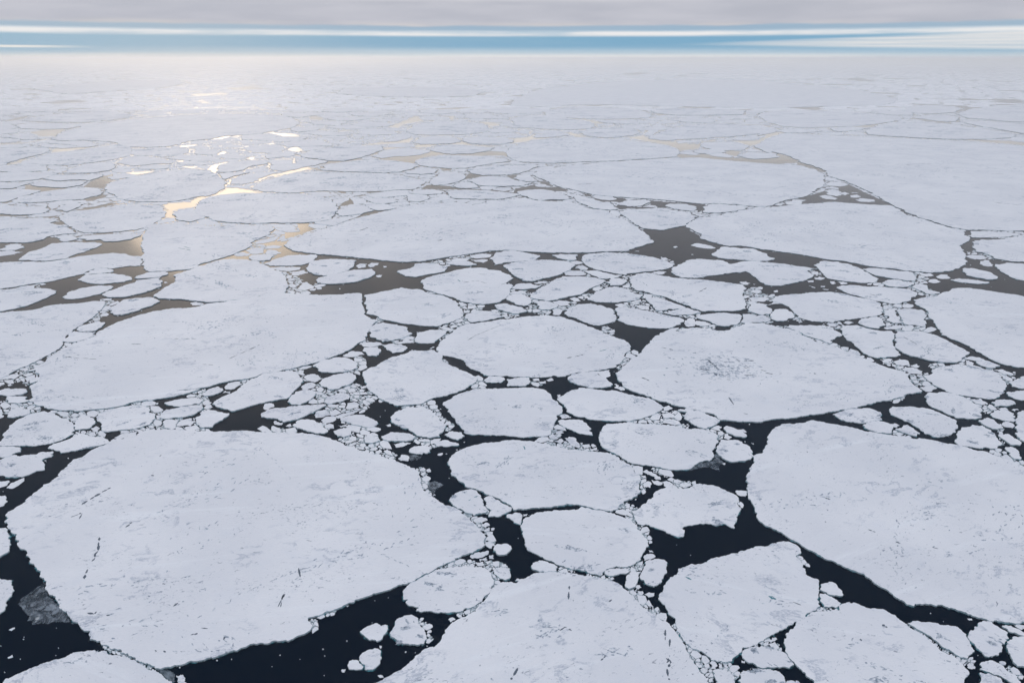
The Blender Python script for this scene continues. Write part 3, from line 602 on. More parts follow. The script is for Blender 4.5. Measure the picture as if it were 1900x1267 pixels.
|39.5,224.7 65.8,216.8 131.6,208.9 210.5,205 236.8,211.6 263.2,214.2 223.7,220.8 157.9,227.4 92.1,226.8
farslab|945,196 955,183 1000,166 1100,153 1250,148 1400,148 1500,158 1600,168 1665,184 1650,194 1560,197 1450,201 1300,199 1150,195 1060,195 1000,199
|640,164 760,161 850,163 900,170 880,178 800,181 700,179 620,174
|60,166 110,158 200,150 330,148 350,155 300,163 200,170 120,175
"""
WATER="""
154.7,347.4 168,337.5 187.9,329.7 205.6,324.2 243.1,319.8 287.4,317.6 298.4,316.5 254.2,324.2 221,329.7 198.9,339.7 190.1,349.6
47.5,344.1 55.3,343 66.3,347.4 99.5,348.5 123.8,349.6 106.1,351.8 72.9,356.3 44.2,364 13.3,377.3 4.4,377.3 19.9,368.4 44.2,362.9 72.9,354 46.4,350.7
154.7,370.6 192.3,361.8 198.9,364 192.3,367.3 163.6,373.9
181.3,381.7 198.9,376.2 225.5,379.5 205.6,380.6 192.3,383.9 154.7,390.5 141.5,390.5 159.2,385.7
0,398.3 55.3,400.5 44.2,401.6 0,401.6
77.4,402.7 106.1,400.5 103.9,403.3 81.8,404.2
88.4,412.6 117.2,411.7 120.5,417 99.5,416.6
302.8,380.6 316.1,377.3 358.1,375 362.5,379.5 358.1,385 331.6,387.2 320.5,391.6 309.5,388.3
353.7,375 362.5,368.4 389,359.6 415.6,356.3 420,357.4 386.8,365.1 375.8,372.8 358.1,380.6
384.6,313.2 393.5,307.6 420,301 420,303.2 402.3,308.7 400.1,319.8 389,318.7
327.1,301 340.4,296.6 341.5,298.8
331.6,308.7 371.4,309.8 353.7,312.1
141.5,439.2 159.2,436.9 187.9,432.5 212.2,432.5 187.9,435.8 154.7,440.3 141.5,443.6
77.4,445.8 95,440.3 110.5,446.9 97.3,451.3 77,460 40,469 27,469 44,462 37.6,453.5 66.3,452.4
0,451.3 19.9,451.3 8.8,455.7 0,457.9
133,478 159,466 192.3,454.6 190.1,449.1 232.1,446.9 263,439.2 263,479 239,475 199,471 166,475
309.5,390.5 320.5,390.5 320.5,404.9 309.5,403.8
0,383.9 33.2,378.4 22.1,381.7 0,385
8.8,306.5 44.2,295.5 57.5,295.5 39.8,301
408.9,282.2 420,281.1 420,283.3 406.7,284.4
92.1,285.3 100,277.4 131.6,274.7 184.2,272.1 215.8,270.8 210.5,273.4 157.9,277.4
55.3,245.8 78.9,241.8 121.1,239.2 105.3,251.1 78.9,253.7
0,266.8 52.6,264.2 84.2,257.6 86.8,258.9 52.6,265.5 0,269.5
392.1,258.9 410.5,253.7 431.6,251.1 410.5,258.2
107.9,191.8 118.4,185.3 142.1,186.6 123.7,191.8
0,225.3 26.3,220.8 52.6,215.5 47.4,218.9 26.3,223.9
447.4,293.2 473.7,291.3 468.4,295.8
402.6,285.3 418.4,282.6 413.2,287.9
431.6,251.1 444.7,251.6 442.1,253.7
331.6,272.1 363.2,268.2 363.2,270.8 339.5,272.9
370,368.4 392.1,360.7 409.8,357.4 423.1,349.6 436.3,348.5 462.8,352.9 484.9,357.4 454,357.4 414.2,360.7 383.3,367.3 370,377.3
465,341.9 487.2,333.1 493.8,327.5 524.7,320.9 555.7,312.1 568.9,309.8 602.1,315.4 573.4,314.3 546.8,319.8 524.7,324.2 498.2,327.5 480.5,336.4
568.9,308.7 591,303.2 624.2,298.8 666.2,293.7 672.8,296.6 635.3,301 602.1,304.3
701.6,295.5 734.7,289.9 767.9,291.1 790,288.8 790,294.4 767.9,296.6 776.7,304.3 745.8,299.9
478.3,308.7 496,301 497.1,304.3 458.4,315.4
454,293.3 473.9,291.1 469.5,295
630.8,381.7 639.7,373.9 652.9,370.6 657.4,378.4 635.3,382.8
659.6,364 679.5,361.8 666.2,365.1
624.2,356.3 641.9,356.3 639.7,359.6
679.5,356.3 712.6,356.3 683.9,358.5
639.7,411.5 661.8,403.8 675,396 690.5,391.6 723.7,389.4 675,400.5 655.1,408.2
553.5,421.5 553.5,415.9 577.8,414.8 568.9,419.3 586.6,424.8 557.9,434.7 529.2,443.6 529.2,432.5 557.9,430.3
511,463 524.7,448 542,466 567,469 538,475 507,478 525,466
677.3,288.8 690.5,284.4 710.4,284.9 690.5,288.8
740,291.1 768.7,289.9 799.7,281.1 808.5,281.1 828.4,286.6 788.6,289.9 768.7,298.8 775.4,304.3 740,297.7
859.4,334.2 870.4,323.1 890.3,325.3 905.8,327.1 877,329.7
793.1,344.1 828.4,345.2 846.1,349.6 894.7,351.8 938.9,355.2 956.6,358.5 916.8,354 850.5,351.8 779.8,350.7
815.2,313.2 839.5,313.2 835,316.5 826.2,317.6
938.9,326.4 958.8,324.2 950,330.8
868.2,286.6 912.4,281.1 934.5,282.2 936.7,288.8 894.7,288.8
952.2,359.6 956.6,350.7 992,344.1 1014.1,348.5 1034,347.4 1060.5,354 1034,355.2 1005.3,350.7 972.1,352.9
961,368.4 972.1,365.1 994.2,372.8 972.1,368.4
1005.3,372.8 1027.4,370.2 1049.5,372.8
1078.2,358.5 1098.1,361.8 1093.7,365.1
1142.3,368.4 1160,368.4 1160,373.9 1142.3,375
996.4,336.4 1011.9,337.5 1027.4,346.3 1014.1,344.1
1258.1,286.6 1297.9,287.7 1353.1,293.3 1430.5,295.5 1452.6,288.8 1481.4,302.1 1437.1,304.3 1375.3,301 1308.9,294.4 1260.3,292.2
1145.4,367.3 1167.5,369.5 1143.2,375
1209.5,372.8 1233.8,375 1255.9,376.2 1286.8,377.3 1308.9,379.5 1302.3,390.5 1295.7,394.9 1293.5,383.9 1264.7,378.4 1233.8,381.7 1238.2,386.1 1220.5,386.1 1218.3,381.7 1205,377.3
1384.1,382.8 1463.7,381.7 1530,368.4 1530,355.2 1485.8,368.4 1441.6,383.9
1191.8,425.9 1231.6,428.1 1271.4,419.3 1280.2,428.1 1297.9,438 1302.3,445.8 1331,454.6 1353.1,456.8 1331,479 1176,468 1216.1,449.1 1202.8,436.9
1154.2,383.9 1220.5,385 1187.4,388.8
1480,301 1506.5,304.3 1533.1,315.4 1533.1,320.9 1513.2,314.3 1480,307.6
1572.8,341.9 1590.5,350.7 1623.7,366.2 1656.8,381.7 1612.6,379.5 1546.3,375 1508.7,377.3 1480,380.6 1502.1,366.2 1528.6,355.2
1670.1,388.3 1687.8,392.7 1690,399.4 1676.7,394.9
1789.5,430.3 1800.5,428.1 1811.6,430.3 1798.3,436.9
1800.5,442.5 1855.8,442.5 1855.8,444.7 1800.5,445.8
709.5,274.7 722.6,273.4 746.3,274.2 720,278.7
672.6,269.5 706.8,264.2 733.2,262.9 767.4,256.3 759.5,264.2 706.8,268.2
767.4,269.5 812.1,268.2 791.1,273.4 772.6,273.4
835.8,268.2 851.6,261.6 877.9,269.5 917.4,270.8 938.4,269.5 896.3,273.4
796.3,278.7 812.1,282.6 838.4,286.6 870,286.6 917.4,281.3 943.7,285.3 951.6,289.2 891.1,289.2 838.4,287.9
704.2,294.5 733.2,290.5 772.6,291.8 793.7,287.9 767.4,295.8 759.5,300 720,300
917.4,256.3 951.6,256.3 954.2,261.6 927.9,266.8
888.4,226.1 917.4,227.4 927.9,232.6 912.1,233.9
720,235.8 746.3,226.8 772.6,214.2 783.2,224.7 746.3,231.3 738.4,237.4
575,215 598,218 596,223 576,222
498.9,245.8 548.9,248.9 556.8,254.2 522.6,253.2
583.2,240.5 612.1,241.8 601.6,240
533.2,277.9 548.9,271.6 564.7,279.2 546.3,282.1
627.9,245 654.2,242.1 633.2,242.6
809.5,215.5 843.7,215.5 838.4,223.4 830.5,216.8
940,258.9 979.5,255 987.4,251.1 992.6,255 1018.9,256.3 966.3,264.2 947.9,266.8
1055.8,245.8 1071.6,249.7 1087.4,255 1066.3,253.7
1166.3,255 1192.6,252.4 1203.2,256.3 1250.5,264.2 1261.1,266.8 1300.5,268.2 1295.3,276.1 1263.7,280 1242.6,269.5 1190,260.3
1076.8,220.8 1097.9,223.4 1124.2,228.7 1103.2,230
1140,222.1 1168.9,219.5 1161.1,224.2
1184.7,218.2 1208.4,218.2 1205.8,220 1184.7,220.3
1213.7,210.3 1234.7,212.9 1224.2,215.5
1305.8,262.9 1334.7,257.6 1318.9,262.9
1361.1,261.6 1397.9,261.6 1413.7,258.9 1408.4,264.2 1392.6,270.8 1371.6,264.2
1340,280 1374.2,281.3 1366.3,289.2 1350.5,285.3
1392.6,273.4 1440,281.3 1440,285.3 1408.4,278.7
1261.1,285.3 1308.4,286.6 1361.1,293.2 1440,295.8 1440,299.7 1334.7,295.8 1268.9,290.5
1400,264.2 1415.8,256.3 1426.3,248.4 1452.6,244.5 1455.3,247.1 1421.1,256.3 1400,269.5
1400,274.7 1439.5,282.6 1452.6,287.9 1468.4,290.5 1481.6,299.7 1400,299.7 1400,294.5 1447.4,291.8
1584.2,235.3 1618.4,231.3 1652.6,228.7 1623.7,233.9 1605.3,237.4
1492.1,201.1 1552.6,203.7 1518.4,205.8
1681.6,219.5 1728.9,222.1 1768.4,230 1710.5,223.4
1781.6,258.9 1821.1,260.3 1873.7,261.6 1900,264.2 1900,269.5 1821.1,262.9
1676.3,191.8 1684.2,185.3 1705.3,182.6 1692.1,190.5
1821.1,183.9 1847.4,185.3 1900,183.9 1900,192.6 1852.6,191.8
1868.4,243.2 1892.1,235.3 1894.7,245.8
1610.5,197.1 1644.7,197.1 1636.8,200.5
1155,136 1200,134 1200,137 1160,140
1250,142 1275,139 1268,143
1170,145 1185,144 1180,146
1280,137 1315,137 1300,139
1575,147 1600,145 1625,149 1615,152 1580,150
1640,147 1710,145 1690,148
1660,161 1715,158 1700,161
1440,151 1500,154 1495,156
1620,170 1660,173 1670,177 1650,175
1800,183 1900,185 1900,192 1840,190
350,176 400,173 450,172 400,178 360,179
430,164 480,157 480,166 440,168
390,189 410,189 400,192
55,174 85,178 60,179
110,190 145,186 120,192
0,164 40,166 20,168
820,201 900,202 950,197 900,205 850,204
1540,142 1560,141 1550,143
1130,150 1140,149 1137,151
"""
BRASH="""
10.1 849,950 884,975 905,1005
7.6 839,1046 874,1048 910,1048 932,1051
2.5 761,1086 798,1063 836,1048
5.6 905,1053 920,1071 915,1094 897,1111 874,1129 854,1139
6.3 783,1154 796,1187
3.8 624,1129 604,1142
6.3 558,1159 581,1154 579,1164
5.1 1036,1058 1061,1061
5.1 1092,1068 1132,1076
10.1 1167,1056 1183,1048
11.4 1175,1099 1193,1124 1218,1144
5.6 1172,962 1188,980 1203,1005
4.5 1251,1162 1266,1190
12.6 1281,1207 1299,1230 1314,1255
8.8 1334,1235 1354,1238 1362,1250
6.3 1476,1030 1493,1048
8.8 1420,1190 1443,1205
4.5 1521,1131 1551,1133
4.5 1688,1162 1723,1190 1769,1217
8.8 1779,1227 1796,1227
7.6 1872,1245 1887,1255
3.8 1463,1220 1473,1232
3.8 197,1202 227,1215 253,1227 283,1240
12.6 5,756 63,756
8.8 253,746 285,753 291,766
13.9 293,781 311,791
10.1 278,786 288,796
10.1 106,766 141,776
5.6 152,768 215,756
6.3 187,806 164,806 141,804
4.5 227,801 273,796
10.1 316,786 328,779
9.6 374,728 379,756
7.6 354,733 374,731
7.6 450,710 467,705
5.1 361,791 364,779
4.5 379,799 328,796
5.1 0,688 45,685
5.1 521,688 556,685
10.1 589,723 622,728 647,723
12.6 591,738 601,731
12.6 647,731 685,738
11.4 614,756 647,758 672,753
13.9 647,791 672,796 667,809
12.6 642,821 652,811 672,814
10.1 667,832 723,847
8.8 685,832 705,827
8.8 798,756 811,776 829,791
4.5 753,756 798,746
12.6 884,710 887,710
7.6 692,731 707,741
11.4 632,718 662,723
7.6 869,958 900,983
7.6 894,948 900,948
8.8 781,877 798,915
4.5 495,801 546,799
7.6 596,789 606,791
6.3 773,816 804,824
11.4 1175,784 1218,781 1225,776
10.1 1225,763 1258,773
12.6 1023,821 1054,832
8.8 1036,799 1028,806
7.6 1076,829 1102,834
3.5 1135,844 1155,854
7.1 1175,869 1188,887 1188,907
8.8 1243,895 1281,902
9.6 1261,910 1271,910
11.4 1155,940 1172,948
6.3 1167,960 1185,978
6.3 1218,872 1238,880
7.1 1319,794 1339,816
3.8 1243,789 1276,791
9.6 1673,684 1703,695 1723,718
7.1 1814,751 1850,761 1834,763
3.8 1784,738 1804,743
5.6 1847,837 1900,862
3.8 1660,804 1683,809
3.8 1855,791 1860,821
5.6 1655,741 1670,738
5.5 172,599 190,581 199,564
4.0 117,646 137,639
2.2 102,654 88,663
4.4 40,685 77,672
8.8 4,705 66,694 55,710
4.9 190,559 217,564
4.4 60,535 75,526
11.1 534,506 547,524 542,537 560,544
6.2 593,528 582,535
7.1 660,683 675,674 662,665
5.5 640,690 660,688
4.4 547,685 560,690
8.4 445,705 467,703
5.5 562,703 591,701
5.5 693,599 702,595
4.4 657,639 679,632
6.2 735,635 766,630
8.8 469.5,453.3 503,471 481,484
6.2 806,486 828,491
6.2 835,482 873,475
4.4 791,544 815,546
11.1 855,573 884,570
9.3 928,579 950,584
9.9 824,606 859,595
6.2 820,626 837,615
6.2 806,661 828,679
6.6 939,528 950,537
7.7 974,546 990,557
8.8 988,573 1019,581
8.4 1023,568 1061,568
4.4 1001,524 1023,528
5.5 1076,495 1094,511
6.6 1085,551 1094,551
6.2 1140,581 1141,586
4.4 1105,535 1125,528
9.9 881,712 886,712
5.5 992,710 999,710
6.2 1058,484 1072,491
7.1 1165,513 1167,533 1198,551
4.0 1198,546 1232,551
8.4 1167,566 1203,564
4.0 1207,573 1243,581
7.7 1265,581 1291,586
5.5 1291,599 1324,608
9.9 1380,546 1402,542
7.1 1402,551 1433,553
5.5 1386,562 1397,579
9.3 1404,584 1431,590 1408,597
4.0 1360,610 1375,597
6.2 1475,586 1486,593
7.1 1156,659 1172,657 1163,672 1154,681
3.1 1243,610 1265,612
6.2 1123,612 1134,616
3.1 1247,489 1229,480
6.2 1506,506 1519,511
2.7 1437,608 1464,608 1497,626 1530,635
6.6 1419,551 1397,559
9.3 1694,509 1712,515 1701,528
8.4 1701,537 1730,546
13.3 1668,566 1652,568 1646,581 1657,595 1668,599
6.2 1668,610 1690,608 1723,615
5.3 1719,590 1723,581
6.2 1812,469 1845,478
6.2 1641,670 1690,685
9.3 1688,696 1701,707 1723,710
7.1 1781,674 1789,668
2.7 1613,526 1635,528
6.6 1679,524 1692,533
4.0 1509,506 1522,506
6.2 1533,604 1560,604
4.9 1730,679 1750,679
2.7 1544,639 1568,650 1624,674
2.2 1480,621 1542,639
6.2 1834,685 1878,696
4.0 1856,701 1873,710
"""
CRACK_SHADE_MARKS="""
c 2.6 151.6,939 171.8,925.1 192,913.7 208.4,906.1
c 1.6 131.4,961.7 151.6,954.1
c 2 280.4,883.4 288,885.9
c 2 232.4,980.7 246.3,970.6
c 1.6 184.4,998.8 183.9,1022.8 176.9,1030.4 176.9,1038 169.3,1045.5
c 1.8 163,1058.2 158.7,1068.3 156.6,1078.4
c 1.4 161.7,1139 176.9,1141.5 180.6,1136.5
c 1.6 353.7,1180.7 367.6,1176.9
c 1.6 320.9,1127.6 331,1120.1
c 1.4 373.9,1166.8 386.6,1168.1
c 1.6 414.4,1189.5 419.4,1180.7
c 1.6 301.9,1084.7 307,1086
c 1.8 554.6,1055.6 558.4,1073.3
c 1.4 528.1,1103.6 515.5,1128.9
c 1.6 1037.3,1171.9 1048.6,1164.3 1061.3,1171.9
c 1.3 1234.3,1169.3 1233.1,1189.5
c 1.6 1243.2,1187 1241.9,1202.2
c 1.9 1238.1,1222.4 1244.4,1230 1238.1,1240.1 1240.7,1260.3
c 1.9 960.2,1240.1 947.6,1262.8
c 1.2 1114.3,1227.4 1124.4,1218.6
c 1.4 1129.5,1118.8 1135.8,1113.8
c 1.5 1056.2,1088.5 1055,1113.8
c 1.4 1529.9,925.1 1541.3,928.9
c 1.4 1497.1,839.2 1498.8,841.7
c 1.4 1609.5,984.4 1624.6,989.4
c 1.4 1728.2,1016.5 1744.7,1020.8
c 1.4 1661.3,1006.4 1670.1,1010.2
c 1.2 1529.9,969.2 1535,972.3
t 2.6 1425.1,1107.4 1440.2,1113.8
c 1.4 1470.5,1117.5 1487,1123.9
t 2 1271,1070.8 1283.6,1077.1
c 2 1636,1160.5 1646.1,1166.8
c 1.4 1594.3,1189 1599.4,1189
c 1.4 1189.6,701.9 1205,708.6
c 1.4 1227.2,645.6 1249.3,651.1
c 1.8 1315.6,669.9 1333.3,687.6
c 2 1297.9,685.4 1317.8,689.8
c 2 1324.4,692 1339.9,698.6
c 1.3 1379.7,671 1399.6,671
c 1.5 1381.9,678.7 1391.8,685.4
c 1.2 1379.7,697.5 1397.4,698.6
c 1.6 1051.7,665.5 1082.6,658.8
t 1.6 1111.4,653.3 1133.5,646.7
c 0.8 866,632.3 881.5,623.5 903.6,614.6 930.1,603.6
c 1 1091.5,645.6 1099.2,645.6
t 1.4 849.4,519.6 854.9,524
c 1 859.4,525.1 885.9,521.8 903.6,527.3
c 1.2 927.9,529.5 950,522.9
c 0.9 885.9,509.6 905.8,510.7
c 1.1 425.3,667.7 454,654.4 482.7,641.1
c 0.9 374.4,677.6 396.5,678.7
c 0.8 117.2,663.3 154.7,666.6 183.5,667.7
c 0.8 322.7,630.1 366.9,630.1
c 1 243.1,640 263,640
t 1.5 329.4,461 353.7,465.4
t 1.2 340.4,457.7 353.7,462.1
c 1.5 646.3,431.4 666.2,429.2 683.9,423.7
c 1.3 1069.4,343 1084.8,341.9 1100.3,340.8
c 0.9 1268.9,247.1 1284.7,247.9 1299.2,244.5
t 1.3 971.6,829.1 974.1,836.6
c 0.9 1295.7,542.8 1311.1,535
c 1 1838.1,323.1 1862.4,324.2
c 1.1 1844.7,376.6 1873.5,379.5
c 1.2 1877.9,380.6 1897.8,382.1
c 0.8 1678.9,306.5 1723.1,304.3
c 0.7 810.7,448 821.8,444.7
t 1.2 879.3,925.1 890.7,921.3
t 1.2 869.2,930.1 874.2,928.9
c 1.4 1190.1,702.7 1205.3,707.8
c 1.3 1351.8,738.1 1361.9,753.3
c 1 1378.4,768.4 1392.2,771.5
c 1 1675.6,626.8 1701,640
c 1 1612.6,546.1 1628.1,550.5
c 0.9 812.9,448.8 821.8,445.5
c 1.6 1312.3,668.8 1322.2,677.6 1331,683.1
c 1.8 1310,678.7 1313.4,679.8
c 2.0 1313.4,687.6 1318.9,690.9
c 1.6 1325.5,694.2 1333.3,700.8
c 1.5 1338.8,695.3 1343.2,698.6
c 1.3 1347.6,705.3 1356.5,706.4
c 1.5 1366.4,669.9 1371.9,673.2
c 1.3 1378.6,683.1 1388.5,685.8
c 1.2 1410.6,687.6 1421.7,690.9
c 1.3 1419.5,693.1 1437.1,696.4
c 1.2 1364.2,666.6 1375.3,672.1
c 1.2 1251.5,708.6 1258.1,710.8
c 1.5 1509,694.6 1514.5,695.3
c 1.5 1234.3,1222.4 1239.4,1227.4 1235.6,1231.2
c 1.6 1239.4,1260.3 1243.2,1262.8
c 1.2 296.9,849.3 300.7,845.5
c 1.3 146.5,965.5 152.9,954.1
c 1.4 288,1208.5 291.8,1211.8
c 1.4 303.2,1209.8 308.2,1213.5
c 1.3 197.1,1144.1 207.2,1144.6
c 1.3 520.5,1128.9 524.3,1111.2 531.9,1101.1
"""
LANDMARKS = {
'giant': ('the giant lower-left floe', 'giant flat floe with a long dark gash, filling the lower left'),
'cornerleft': ('the bottom-left corner floe', 'half-seen floe cut by the bottom edge in the left corner'),
'bottomcentre': ('the bottom-centre floe', 'huge dome-topped floe with a dark vertical crack, cut by the bottom edge'),
'rightmid': ('the straight-topped lower-right floe', 'large floe with turquoise gashes beside the open lead, lower right'),
'bottomright': ('the bottom-right floe', 'pointed-top floe cut by the bottom edge, below the long dark lead'),
'ovalcentre': ('the oval floe by the giant', 'oval floe wedged between the giant lower-left floe and the bottom-centre floe'),
'roundmid': ('the round floe over bottom centre', 'round floe resting directly above the dome-topped bottom-centre floe'),
'hookfloe': ('the hook-tipped floe', 'irregular floe with a hooked tip jutting down into open dark water'),
'longslab': ('the brick-shaped floe', 'brick-shaped floe with a grey thin-ice fringe at its lower right corner'),
'roundsmall': ('the small egg-shaped floe', 'small smooth egg-shaped floe touching the right end of the brick-shaped floe'),
'leftcentre': ('the broad central lower floe', 'broad smooth floe directly above the round floe, lower centre'),
'upcentre': ('the blunt square floe', 'blunt squarish floe above the broad central lower floe'),
'ovalup': ('the smooth oval floe', 'smooth oval floe pressed against the right side of the blunt square floe'),
'topcentrefrag': ('the wedge plate', 'small wedge plate in the channel above the smooth oval floe'),
'triangle': ('the rounded triangular floe', 'rounded triangular floe between two patches of dark water, left of centre'),
'upleft': ('the beet-shaped floe', 'beet-shaped floe with fine parallel scratches above the rounded triangular floe'),
'longleft': ('the leaf-shaped floe', 'leaf-shaped floe lying along the underside of the long left floe'),
'leftedge': ('the shark-fin floe', 'shark-fin shaped floe near the left edge, above the giant floe'),
'bigright': ('the enormous right floe', 'enormous flat floe running off the right edge of the view'),
'ridgefloe': ('the cracked ridged floe', 'very wide floe with a cluster of dark cracks in its middle, right of centre'),
'dometop': ('the shield-shaped central floe', 'wide shield-shaped floe with a turquoise gash near its right end'),
'centreleft': ('the long left floe', 'long tilted floe with a scalloped ring scar, filling the middle left'),
'upleftc': ('the left-edge floe', 'floe with a concave upper bank running off the left edge at mid height'),
'longup': ('the pale left strip', 'long pale strip of ice reaching in from the left edge above brown water'),
'rectleft': ('the square-ended floe', 'square-ended floe with a turquoise blotch beside the brown open water'),
'smoothmid': ('the smooth whale-back floe', 'smooth whale-back floe under the square-ended floe'),
'tallmid': ('the zigzag-crack floe', 'six-sided floe right of the narrow zigzag crack'),
'lensmid': ('the green-cracked floe', 'floe crossed by green-rimmed curling cracks, just left of centre'),
'rightslab': ('the tongue-shaped floe', 'tongue-shaped floe with one hairline scratch, right of centre'),
'rightbig': ('the pointed-shoulder floe', 'large floe with a pointed left shoulder, touching the right edge'),
'broadmid': ('the very broad upper floe', 'very broad floe with a blue scuff, stretched across the upper middle'),
'tallwedge': ('the blunt wedge floe', 'blunt wedge-shaped floe whose tip points into the grey open pool'),
'wingfloe': ('the wing-shaped floe', 'big wing-shaped floe forming the right bank of the grey open pool'),
'speckled': ('the speckled floe', 'broad finely speckled floe with a rounded right end, upper right of centre'),
'vastright': ('the vast streaked floe', 'vast streaked floe running off the right edge in the upper right'),
'lens1': ('the low rounded floe', 'low rounded floe between grey leads just above the very broad upper floe'),
'longtop': ('the smooth upper strip', 'smooth strip-like floe above the wide scratched floe, upper left of centre'),
'ovalleft': ('the scratched oval floe', 'wide oval floe with one straight scratch beside the bright golden lead'),
'glintfloe': ('the floe under the glint', 'oval floe enclosed by golden glinting water, upper left'),
'fanfloe': ('the fan-shaped floe', 'fan-shaped floe below the floe enclosed by glinting water'),
'farlens': ('the far lens floe', 'far lens-shaped floe above the narrow grey channels, upper centre'),
'ovaltop': ('the far oval floe', 'far broad oval floe directly above the speckled floe'),
'ridgedeye': ('the winged-gash floe', 'far flat floe marked by a small bird-shaped dark gash'),
'farright': ('the far right strip', 'far long flat floe lying above the vast streaked floe'),
'farslab': ('the farthest wide floe', 'farthest wide pale floe just below the far blue streaks of water'),
}
PACKS = [(190.0, 206, 158, 0.16, 0.66, 0.010, 3.0, 10.0, 3), (230.0, 158, 125, 0.16, 0.70, 0.030, 5.0, 18.0, 4), (900.0, 125, 110.0, 0.16, 0.75, 0.03, 20.0, 60.0, 5)]

# ------------------------------------------------------------------ tracing helpers: a pixel of the photo <-> a point of the sea surface
cp, sp = math.cos(PITCH), math.sin(PITCH)
def ground(p):
    p = np.asarray(p, float); u = p[..., 0]-PW/2; v = PH/2-p[..., 1]
    dx, dy, dz = u, FPX*cp+v*sp, -FPX*sp+v*cp
    t = CAM_H/np.maximum(-dz, 1e-3)
    return np.stack([dx*t, dy*t], -1)
def pixel(g):
    g = np.asarray(g, float); x, y, z = g[..., 0], g[..., 1], -CAM_H
    dep = y*cp-z*sp; up = y*sp+z*cp
    return np.stack([PW/2+x*FPX/dep, PH/2-up*FPX/dep], -1)
def parse(s): return np.array([[float(v) for v in q.split(',')] for q in s.split()])

# ------------------------------------------------------------------ materials
def newmat(name):
    m = bpy.data.materials.new(name); m.use_nodes = True
    t = m.node_tree; b = t.nodes['Principled BSDF']
    return m, t, b
class G:
    def __init__(s, t): s.t = t
    def n(s, ty, **k):
        n = s.t.nodes.new(ty)
        for a, b in k.items(): setattr(n, a, b)
        return n
    def put(s, n, i, v):
        if isinstance(v, bpy.types.NodeSocket): s.t.links.new(v, n.inputs[i])
        elif isinstance(v, tuple) and len(v) == 3 and n.inputs[i].type == 'RGBA': n.inputs[i].default_value = (*v, 1)
        else: n.inputs[i].default_value = v
    def m(s, op, a, b=0.0, clamp=False):
        n = s.n('ShaderNodeMath', operation=op, use_clamp=clamp); s.put(n, 0, a); s.put(n, 1, b); return n.outputs[0]
    def mix(s, f, a, b):
        n = s.n('ShaderNodeMix', data_type='RGBA'); s.put(n, 0, f); s.put(n, 6, a); s.put(n, 7, b); return n.outputs[2]
    def st(s, v, lo, hi):
        n = s.n('ShaderNodeMapRange', interpolation_type='SMOOTHSTEP'); s.put(n, 0, v); s.put(n, 1, lo); s.put(n, 2, hi); return n.outputs[0]
    def vec(s, src, scale, rot=(0, 0, 0)):
        n = s.n('ShaderNodeMapping'); s.put(n, 0, src); n.inputs['Scale'].default_value = scale; n.inputs['Rotation'].default_value = rot; return n.outputs[0]
    def noise(s, v, sc, det=4, ro=0.55, dist=0.0):
        n = s.n('ShaderNodeTexNoise'); s.put(n, 'Vector', v); n.inputs['Scale'].default_value = sc; n.inputs['Detail'].default_value = det
        n.inputs['Roughness'].default_value = ro; n.inputs['Distortion'].default_value = dist; return n.outputs['Fac']

